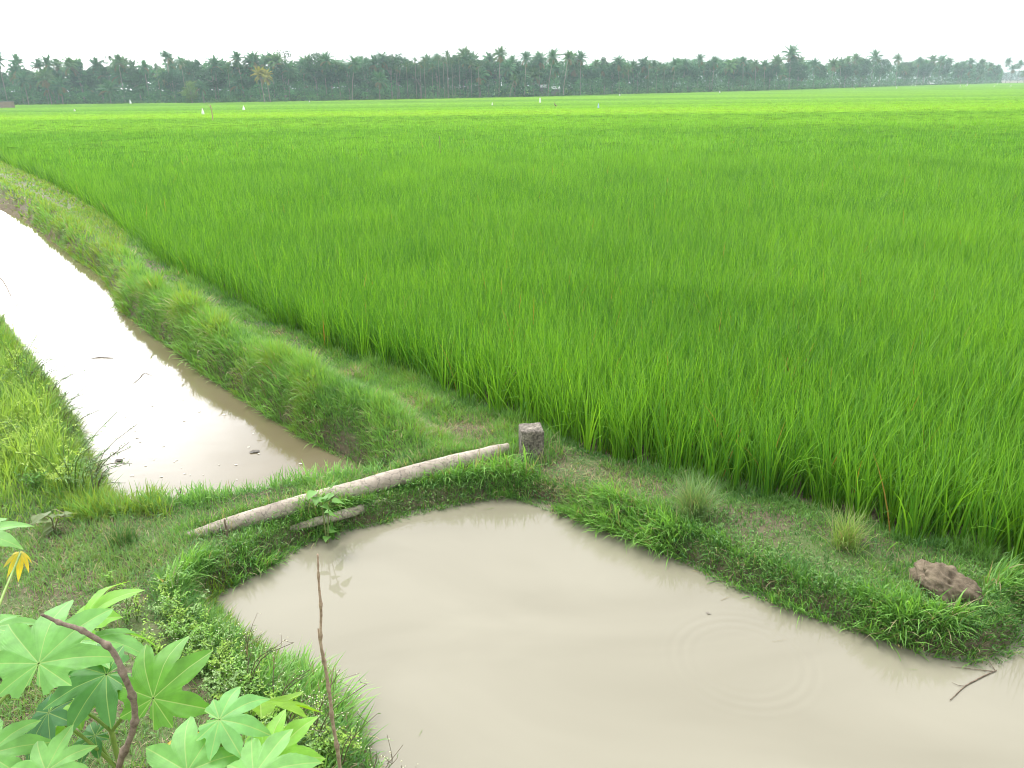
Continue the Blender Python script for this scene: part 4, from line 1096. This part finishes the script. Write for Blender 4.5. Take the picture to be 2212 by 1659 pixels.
TRL = [trunk_mesh(.17, .11, l_, 320 + i).mesh('trunk', [TRUNK]) for i, l_ in enumerate((.28, -.10, .14))]
LEAN = {0: (.0, .05, -.06), 1: (.28, -.10, .14)}
def link_copy(me_o, name, parent):
    o = bpy.data.objects.new(name, me_o); COL.objects.link(o); o.parent = parent; return o
def palm(sx_, sy_, label, kind='c', back=6.0, lean=None, group='coconut palms of the far wood', crown=None, wid=1.0):
    p_ = wood_pt(sx_, back); zt = top_z(sx_, sy_, p_); H = zt - p_[2]
    up = {'c': 2.3, 'a': 1.35}[kind] * wid; hT = max(1.5, H - up)
    li = random.randrange(3) if lean is None else lean
    root = thing('coconut_palm' if kind == 'c' else 'areca_palm', tuple(p_), label, 'palm', group)
    if kind == 'a': me_t, off = TRA, .01
    elif lean is None: me_t, off = TR[li], LEAN[0][li]
    else: me_t, off = TRL[lean], LEAN[1][lean]
    root.location.x -= off * hT
    t_ = link_copy(me_t, 'trunk', root); t_.scale = (1, 1, hT); 
    if me_t is not TRA: t_.scale = (hT if abs(off) > .0 else 1, 1, hT)
    if abs(off) > 0 and me_t is not TRA: t_.data = t_.data.copy(); [setattr(v, 'co', Vector(((v.co.x - off * max(0, v.co.z + .02) ** 1.6) / hT + off * max(0, v.co.z + .02) ** 1.6, v.co.y, v.co.z))) for v in t_.data.vertices]
    cm = crown or (random.choice(PC) if kind == 'c' else random.choice(AC))
    c_ = link_copy(cm, 'crown', root); c_.location = (off * hT, 0, hT - .1); c_.rotation_euler = (0, 0, random.uniform(0, 6.28)); s_ = random.uniform(.88, 1.1) * wid; c_.scale = (s_, s_, s_ * random.uniform(.95, 1.1))
    return root
def tree(sx_, sy_, kindmesh, label, back=9.0, wide=1.0, group='broadleaf trees of the far wood', name='broadleaf_tree'):
    p_ = wood_pt(sx_, back); H = top_z(sx_, sy_, p_) - p_[2]
    root = thing(name, tuple(p_), label, 'tree', group)
    for me_o, nm in ((kindmesh[1], 'trunk'), (kindmesh[0], 'crown')):
        o = link_copy(me_o, nm, root); o.scale = (H * wide, H * wide, H); o.rotation_euler = (0, 0, random.uniform(0, 6.28) if nm == 'crown' else 0)
    return root
ORD = 'first second third fourth fifth sixth seventh eighth ninth tenth eleventh twelfth thirteenth fourteenth fifteenth sixteenth'.split()
# -- single palms one can point to
palm(838, 216, 'yellowing coconut palm with a bare pale trunk, left one of the yellow pair', crown=PCY, back=-1, wid=1.0, lean=None)
palm(857, 226, 'yellowing coconut palm with a bare pale trunk, right one of the yellow pair', crown=PCY, back=-1, wid=.9, lean=None)
palm(552, 159, 'tallest coconut palm of the left wood, clear against the sky', back=8)
palm(2511, 149, 'tallest coconut palm of the right wood, a pointed crown above all others', back=8, wid=1.5)
palm(1811, 164, 'coconut palm with a long pale trunk leaning right beside the white roofs', back=-1, lean=2)
palm(1763, 160, 'coconut palm with a leaning pale trunk just above the white roofs', back=-1, lean=2)
palm(1640, 240, 'low coconut palm on a strongly slanting pale trunk left of the white roofs', back=-1, lean=0, wid=.7)
palm(1138, 182, 'coconut palm on a slightly leaning trunk right of the dome shaped tree', back=-1, lean=2)
for i, (x, y, w_) in enumerate(((92, 232, 1.15), (160, 224, 1.2), (204, 250, 1.1), (356, 262, 1.2), (648, 256, 1.0))):
    palm(x, y, '%s low drooping coconut palm from the left edge under the treetops' % ORD[i], back=-2, wid=w_)
palm(1214, 232, 'low drooping coconut palm under the treetops right of the dome shaped tree', back=-2, wid=1.15)
# -- the rest, counted from landmarks
SECT = [
    ([(26, 170), (83, 174), (148, 189), (178, 180), (209, 187), (400, 174), (478, 189)], 'coconut palm from the left edge rising above the wood', 1),
    ([(827, 196), (773, 163), (700, 183)], 'coconut palm left of the yellow pair among the taller treetops', 1),
    ([(878, 172), (929, 199), (978, 186)], 'coconut palm right of the yellow pair before the dome shaped tree', 1),
    ([(1043, 190), (1081, 195), (1176, 187), (1484, 155), (1563, 167), (1597, 152)], 'upright coconut palm right of the dome shaped tree', 1),
    ([(1720, 175), (1678, 165)], 'upright coconut palm left of the white roofs', 1),
    ([(1849, 166), (1898, 189), (1968, 182), (2014, 197), (2147, 187), (2179, 189), (2225, 172), (2272, 180)], 'coconut palm right of the leaning palms at the white roofs', 1),
    ([(2470, 180), (2430, 192), (2401, 190), (2361, 178), (2337, 188)], 'coconut palm left of the tallest palm of the right wood', 1),
    ([(2587, 187), (2648, 187), (2671, 189), (2716, 172), (2777, 165), (2849, 171), (2920, 182), (2961, 177), (2990, 177), (3013, 183), (3060, 195), (3083, 187), (3119, 187), (3146, 197), (3172, 206)],
     'coconut palm right of the tallest palm of the right wood', 1),
]
for lst, txt, _ in SECT:
    for i, (x, y) in enumerate(lst):
        palm(x, y + 2, '%s %s' % (ORD[i], txt), back=rng.uniform(3, 14), wid=(1.0 if x < 2450 else 1.25))
for i, (x, y) in enumerate(((517, 196), (597, 193), (740, 205))):
    palm(x, y, '%s slim areca palm from the left edge of the wood' % ORD[i], 'a', 4, group='areca palms of the far wood')
for i, (x, y) in enumerate(((1268, 205), (1302, 196), (1330, 178), (1345, 190), (1358, 181), (1382, 200), (1404, 172), (1418, 180), (1430, 160), (1445, 185), (1468, 172), (1505, 190), (1528, 196))):
    palm(x, y, '%s slim pale stemmed areca palm from the left in the central grove' % ORD[i], 'a', rng.uniform(-2.5, 1.5), group='areca palms of the far wood', wid=1.2)
for i, (x, y) in enumerate(((2002, 208), (2065, 194), (2092, 205), (2115, 206))):
    palm(x, y, '%s slim areca palm right of the white roofs' % ORD[i], 'a', 3, group='areca palms of the far wood', wid=1.1)
# -- broadleaf trees
tree(1013, 159, BT[1], 'dome shaped dark green tree standing above the left centre of the wood', 10, .75)
tree(363, 146, BSPARSE, 'very sparse tall tree, its few leaf clumps floating high on the left', 12, .7)
tree(915, 133, BSPARSE, 'very sparse tall tree behind the yellow pair of palms', 14, .6)
tree(1250, 152, BSPARSE, 'sparse branched tree with thin crown above the central grove', 8, .8)
tree(1430, 154, BSPARSE, 'sparse tree with thin dark crown between the areca palms', 8, .7)
tree(1925, 178, BCOL, 'narrow column shaped tree right of the white roofs', 8, .9)
tree(612, 258, BLIME, 'small lime green tree at the front of the left wood', -3, 1.1)
TL = [(270, 184, 'pale feathery broadleaf tree between the left palms', 1.0), (330, 206, None, 1.2), (635, 190, None, 1.0), (560, 222, None, 1.1), (450, 208, None, 1.1), (110, 215, None, 1.1), (10, 215, None, 1.2), (215, 214, None, 1.0)]
def run(lst, txt):
    for i, (x, y) in enumerate(lst):
        tree(x, y, BT[i % 4], '%s %s' % (ORD[i], txt), rng.uniform(7, 16), rng.uniform(.85, 1.25))
run([(10, 212), (110, 212), (190, 208), (270, 186), (330, 205), (450, 207), (560, 215), (635, 188), (690, 205)], 'rounded broadleaf tree from the left edge of the wood')
run([(800, 205), (910, 196), (1060, 188), (1115, 200), (1170, 202)], 'rounded broadleaf tree from the yellow pair of palms rightwards')
run([(1272, 170), (1340, 190), (1395, 188), (1450, 175), (1490, 168), (1530, 188), (1580, 180), (1640, 190)], 'rounded broadleaf tree from the sparse branched tree rightwards')
run([(1700, 190), (1830, 200), (1880, 205), (1950, 200), (2030, 200), (2110, 200), (2190, 196), (2260, 192), (2320, 194), (2390, 196), (2450, 196)], 'rounded broadleaf tree from the white roofs rightwards')
tree(2514, 172, BT[3], 'tall rounded broadleaf tree right under the tallest palm of the right wood', 10, .9)
run([(2540, 196), (2610, 200), (2690, 195), (2740, 184), (2800, 180), (2880, 194), (2940, 196), (3000, 190), (3050, 198), (3110, 200), (3160, 210)], 'rounded broadleaf tree right of the tallest palm of the right wood')

# -- the mass of foliage behind and under the single trees
acc = Acc()
def mass(n, sx0, sx1, b0, b1, hfun, ls, col, cseed):
    sx_ = rng.uniform(sx0, sx1, n); g_ = np.array([wood_pt(u) for u in np.linspace(sx0, sx1, 160)]); us = np.linspace(sx0, sx1, 160)
    px_, py_ = np.interp(sx_, us, g_[:, 0]), np.interp(sx_, us, g_[:, 1])
    bk = rng.uniform(b0, b1, n); rr_ = np.hypot(px_, py_); X, Y = px_ * (1 + bk / rr_), py_ * (1 + bk / rr_)
    # clumps: pull leaves towards lattice centres
    Hh = hfun(sx_, bk); z = Hh * rng.random(n) ** .75
    cell = 2.6; zof = cell * noise(np.floor(X / cell) * 1.37 + 5, np.floor(Y / cell) * 2.91, cseed + 7); z = z + zof; jx, jy, jz = [noise(np.floor(X / cell) * 3.7 + s_, np.floor(z / cell) * 5.1 + np.floor(Y / cell) * 2.3, cseed + s_) for s_ in (0, 1, 2)]
    cx, cy, cz = (np.floor(X / cell) + .5 + jx) * cell, (np.floor(Y / cell) + .5 + jy) * cell, (np.floor(z / cell) + .5 + jz) * cell
    z0_ = z; f = .28; X, Y, z = X + (cx - X) * f, Y + (cy - Y) * f, z + (cz - z) * f
    z = np.clip(z - zof, .05, None)
    tone = (.6 + 1.6 * (noise(np.floor(X / cell) * 1.3, np.floor(z / cell) * 1.7 + np.floor(Y / cell), cseed + 9) + .35)) * (1 + .5 * fbm(sx_ / 60, z / 4, cseed + 4, 2))
    an = rng.uniform(0, 6.283, n); el = rng.normal(-.2, .5, n)
    hd = np.stack([np.cos(an) * np.cos(el), np.sin(an) * np.cos(el), np.sin(el)], 1); nr = rng.normal(0, .5, (n, 3)) + np.array([0, 0, 1.0])
    c = np.asarray(col)[None] * np.clip(tone, .45, 2.0)[:, None] * rng.uniform(.75, 1.25, (n, 1))
    acc.add(*leaflets(np.stack([X, Y, z - 2.25], 1), nr, hd, ls * rng.uniform(.6, 1.4, n), ls * .65 * rng.uniform(.7, 1.2, n), c, .12))
hb = lambda u, b_: (12.3 + 3.2 * fbm(u / 45, u * 0, 81, 3)) * np.interp(u, [0, 1500, 2424, 3100, 3200], [1, 1.06, 1.1, 1.22, .9])
mass(105000, -500, 3190, 8, 34, hb, .85, (.052, .165, .060), 300)
mass(46000, -500, 3190, 1.0, 11, lambda u, b_: 6.0 + 3.6 * fbm(u / 22, u * 0, 85, 3), .62, (.06, .18, .06), 400)
mass(16000, -500, 3190, -1.0, 2.5, lambda u, b_: 1.9 + 1.6 * fbm(u / 14, u * 0, 87, 2), .5, (.075, .16, .045), 500)
for i in range(170):       # palm tops sunk in the mass
    u = rng.uniform(-250, 3170); p_ = wood_pt(u, rng.uniform(5, 22)); src = PC[i % 6]
    v = np.empty(len(src.vertices) * 3, np.float32); src.vertices.foreach_get('co', v); v = v.reshape(-1, 3)
    an = rng.uniform(0, 6.28); s_ = rng.uniform(.85, 1.2); ca, sa = math.cos(an) * s_, math.sin(an) * s_
    cc = np.empty(len(src.vertices) * 4, np.float32); src.color_attributes['col'].data.foreach_get('color', cc); cc = cc.reshape(-1, 4)[:, :3] * rng.uniform(.7, 1.4)
    v = np.stack([v[:, 0] * ca - v[:, 1] * sa, v[:, 0] * sa + v[:, 1] * ca, v[:, 2] * s_], 1) + [p_[0], p_[1], p_[2] + rng.uniform(5.5, 14.0)]
    tr_, qd_ = [], []
    for q_ in src.polygons: (tr_ if len(q_.vertices) == 3 else qd_).append(tuple(q_.vertices))
    nb_ = acc.n; acc.add(v, tr_, cc); acc.Q.append(np.array(qd_) + nb_)
mass(50000, -500, 3190, 32, 52, lambda u, b_: hb(u, b_) * .97, 1.35, (.035, .12, .05), 600)
tag(obj('far_wood', acc.mesh('far_wood', [TREEL], smooth=False)), 'dense mass of bushes and trees filling the wood behind the field', 'wood', kind='stuff')
# -- the still farther wood at the right end
acc = Acc(); n = 16000
far_y = 1020.0; u = rng.uniform(3040, 3700, n); d = ray(3200 / 1.47558, 262 / 1.47558)
xx = np.array([ray(v / 1.47558, 262 / 1.47558)[0] / ray(v / 1.47558, 262 / 1.47558)[1] for v in np.linspace(3040, 3700, 40)])
X = np.interp(u, np.linspace(3040, 3700, 40), xx) * far_y; Y = far_y + rng.uniform(0, 30, n)
z = (10.5 + 4 * fbm(u / 18, u * 0, 95, 3)) * rng.random(n) ** .7
an = rng.uniform(0, 6.283, n); hd = np.stack([np.cos(an), np.sin(an), rng.normal(-.2, .4, n)], 1)
acc.add(*leaflets(np.stack([X, Y, z - 2.2], 1), rng.normal(0, .5, (n, 3)) + np.array([0, 0, 1.0]), hd, rng.uniform(1.0, 2.2, n), rng.uniform(.8, 1.4, n), np.array((.05, .11, .04)) * rng.uniform(.6, 1.3, (n, 1)), .1))
tag(obj('distant_wood', acc.mesh('distant_wood', [TREEL], smooth=False)), 'hazy bluish wood on the horizon at the far right', 'wood', kind='stuff')
for i, (x, y, lb) in enumerate(((3201, 187, 'tallest of the lone palms standing clear of the wood at the right end'), (3221, 207, 'shortest and middle one of the lone palms at the right end'),
                                (3240, 193, 'right one of the lone palms standing clear of the wood'), (3263, 224, 'palm cut by the right edge beyond the end of the wood'))):
    palm(x, y, lb, back=40, wid=1.25)

# -- houses glimpsed in the wood
WALLM = plain_mat('pale_plaster', (.13, .125, .12), (.2, .19, .18), 2, .9, .2)
ROOFM = plain_mat('white_roof_sheet', (.72, .73, .74), (.82, .82, .82), 1.5, .5, .1)
def box(acc, x0, x1, y0, y1, z0, z1):
    v = np.array([[x, y, z] for z in (z0, z1) for y in (y0, y1) for x in (x0, x1)])
    acc.add(v, [[0, 2, 3, 1], [4, 5, 7, 6], [0, 1, 5, 4], [2, 6, 7, 3], [0, 4, 6, 2], [1, 3, 7, 5]])
def house(sx_, sy_, w_, pitch, label, back=1.0):
    p_ = wood_pt(sx_, back); zt = top_z(sx_, sy_, p_) - p_[2]
    root = thing('house', tuple(p_), label, 'house', 'white roofed houses glimpsed in the wood'); hw = w_ / 2; ze = zt - pitch
    a = Acc(); box(a, -hw + .2, hw - .2, 0, 4.0, -.1, ze); obj('wall', a.mesh('wall', [WALLM], smooth=False), root)
    a = Acc(); t_ = .12
    v = np.array([[-hw, -.5, ze + .02], [hw, -.5, ze + .02], [hw, 2, zt], [-hw, 2, zt], [hw, 4.5, ze + .02], [-hw, 4.5, ze + .02]]); v2 = v + [0, 0, t_]
    a.add(np.vstack([v, v2]), [[0, 3, 2, 1], [3, 5, 4, 2], [6, 7, 8, 9], [9, 8, 10, 11], [0, 1, 7, 6], [5, 11, 10, 4], [1, 2, 8, 7], [2, 4, 10, 8], [0, 6, 9, 3], [3, 9, 11, 5]])
    obj('roof', a.mesh('roof', [ROOFM], smooth=False), root)
    a = Acc(); box(a, -.4, .4, -.05, -.002, 0, min(2.0, ze - .2)); obj('door', a.mesh('door', [DARKWOOD], smooth=False), root)
house(1771, 275, 3.6, 1.1, 'house with the larger white roof between the leaning palms', 5)
house(1733, 271, 2.6, .9, 'house with the smaller white roof left of the larger white roof', 6)
house(2971, 264, 2.6, .8, 'small pale house low at the foot of the right wood', 4)
# -- low brick wall at the left edge
p_ = canopy_pt(0, 342); root = thing('low_wall', (p_[0] - 2.6, p_[1], float(zdrop(np.array(p_[1]))) - .1), 'low weathered brown wall at the left edge before the wood', 'wall')
BR = plain_mat('old_brick', (.13, .09, .065), (.30, .22, .17), 3, .95, .4)
a = Acc(); box(a, 0, 6.4, 0, 1.2, 0, 2.25); obj('wall', a.mesh('wall', [BR], smooth=False), root)
a = Acc(); box(a, -.1, 6.5, -.1, 1.3, 2.253, 2.42); obj('coping', a.mesh('coping', [WALLM], smooth=False), root)

# ------------------------------------------------------------------ things standing in the rice
def pole_mesh(h, r, seed): 
    a = Acc(); pth = np.array([[0, 0, -.6], [.01, 0, h * .5], [0, .01, h]]); V, F, q = tube(spline(pth, 8), r, 6, .08); a.add(V, F, (.5, .5, .5), q); return a.mesh('stick', [DARKWOOD])
def flag(sx_, sy_, hpx, wpx, label, col=WHITE, taper=.15):
    p_ = canopy_pt(sx_, sy_ + hpx / 2); dpt = (p_ - EYE) @ Fw; k = dpt / (FPX * 1.47558); h, w_ = hpx * k, wpx * k
    root = thing('bird_scare_flag', tuple(p_), label, 'flag', 'white cloths set up in the rice to scare birds')
    obj('stick', pole_mesh(h * 1.02, .02, 1), root)
    n = 14; t_ = np.linspace(0, 1, n); a = Acc(); ns = 10
    th = np.linspace(0, 6.283, ns, endpoint=False); rad = w_ / 2 * np.interp(t_, [0, .12, .5, 1], [.7, 1, .65, taper])
    r_ = rad[:, None] * (1 + .25 * np.sin(th * 3 + 1)[None] + .1 * rng.normal(0, 1, (n, ns)))
    V = np.stack([r_ * np.cos(th), r_ * .6 * np.sin(th), np.repeat((t_ * h * .98)[:, None], ns, 1)], -1).reshape(-1, 3)
    i = np.arange(n - 1)[:, None] * ns; j = np.arange(ns)[None]
    a.add(V, np.stack([i + j, i + (j + 1) % ns, i + ns + (j + 1) % ns, i + ns + j], -1).reshape(-1, 4)); obj('cloth', a.mesh('cloth', [col]), root)
BLUE = plain_mat('pale_blue_cloth', (.35, .5, .72), (.5, .62, .8), 6, .8, .2)
flag(647, 355, 19, 10, 'large white triangular cloth, biggest of the flags in the left field')
flag(777, 344, 14, 9, 'white ragged cloth right of the large triangular one')
flag(416, 324, 13, 7, 'white pointed cloth at the foot of the left wood')
flag(238, 351, 7, 6, 'small white cloth farthest left in the rice')
flag(986, 323, 5, 4, 'tiny white cloth at the wood edge right of the yellow palms')
flag(1569, 331, 9, 4.5, 'slim white cloth left of the upright white one in mid field')
flag(1721, 320, 15, 6, 'upright narrow white cloth in mid field below the white roofs', taper=.6)
flag(1907, 337, 15, 6, 'pale blue cloth on a dark stick in mid field', BLUE, .2)
flag(1975, 302, 5, 4, 'tiny white cloth at the wood edge right of the blue one')
flag(2294, 293, 6, 4, 'tiny white cloth alone at the wood edge left of the tallest right palm')
q = canopy_pt(1402, 468); stick('stick', [q - (0, 0, .6), q + (.01, 0, .2), q + (0, 0, .46)], [.018, .016, .014], DARKWOOD, 'thin brown stick standing up out of the middle of the rice', 'stick', 12, 6, .1)
q = canopy_pt(677, 379); stick('stick', [q - (0, 0, .6), q + (.05, 0, .6), q + (-.02, 0, 1.25)], [.05, .045, .04], DEADWOOD, 'thick grey stake in the left rice near the triangular cloth', 'stick', 12, 6, .1,
      [([q + (-.02, 0, 1.0), q + (-.15, 0, 1.2), q + (-.25, 0, 1.35)], .03)])
# -- egrets
def bird_mesh():
    a = Acc(); n = 12; t_ = np.linspace(0, 1, n)
    path = spline([[-.34, 0, .30], [-.18, 0, .40], [.02, 0, .50], [.15, 0, .60], [.13, 0, .72], [.17, 0, .84], [.24, 0, .88]], 26)
    r_ = np.interp(np.linspace(0, 1, 26), [0, .12, .3, .45, .55, .8, .93, 1], [.015, .06, .105, .085, .04, .025, .035, .012])
    V, F, q = tube(path, r_, 10); a.add(V, F); a.T.append(caps(path, 26, 10))
    for s_ in (-.03, .03):
        V, F, q = tube(np.array([[0, s_, .46], [-.02, s_, .2], [.0, s_, -.25]]), .009, 5); a.add(V, F)
    return a.mesh('body', [WHITE])
BM = bird_mesh()
a = Acc(); V, F, q = tube(np.array([[.235, 0, .88], [.29, 0, .865], [.35, 0, .85]]), np.array([.012, .008, .002]), 5); a.add(V, F, (.5, .5, .5)); 
BEAK = a.mesh('beak', [plain_mat('yellow_beak', (.5, .33, .05), (.6, .4, .08), 9, .5, .1)])
birds = [(2722, 285), (2756, 279), (2785, 277), (2857, 283), (2906, 274), (2918, 275), (3060, 281), (3081, 277), (3169, 278), (3179, 269), (3221, 278)]
for i, (x, y) in enumerate(birds):
    q = canopy_pt(x, y); root = thing('egret', (q[0], q[1], q[2] - .12), '%s white egret from the left standing in the far right rice' % ORD[i], 'bird', 'white egrets standing in the far rice', rng.uniform(-.7, .7) + (math.pi if i % 3 == 0 else 0))
    sc_ = {2: 1.9, 6: 1.7, 7: 1.9}.get(i, 1.25); root.scale = (sc_,) * 3
    link_copy(BM, 'body', root); link_copy(BEAK, 'beak', root)
q = canopy_pt(1770, 343); BRB = BM.copy(); BRB.materials.clear(); BRB.materials.append(DARKWOOD)
root = thing('brown_bird', (q[0], q[1], q[2] - .1), 'small dark brown bird in the rice right of the narrow white cloth', 'bird'); root.rotation_euler = (0, 0, 2.6); root.scale = (.9,) * 3
link_copy(BRB, 'body', root); link_copy(BEAK, 'beak', root)

# ------------------------------------------------------------------ hazy air
HAZE = 0.0004
m, t = new_mat('haze'); N = t.nodes.new
pv = N('ShaderNodeVolumePrincipled'); pv.inputs['Color'].default_value = (.74, .95, .98, 1); pv.inputs['Density'].default_value = HAZE; pv.inputs['Anisotropy'].default_value = .2
o = N('ShaderNodeOutputMaterial'); t.links.new(pv.outputs[0], o.inputs['Volume'])
a = Acc(); box(a, -1250, 1250, -60, 1460, -3.4, 24); 
tag(obj('haze', a.mesh('haze', [m], smooth=False)), 'pale damp haze in the air over the field', 'haze', kind='stuff')
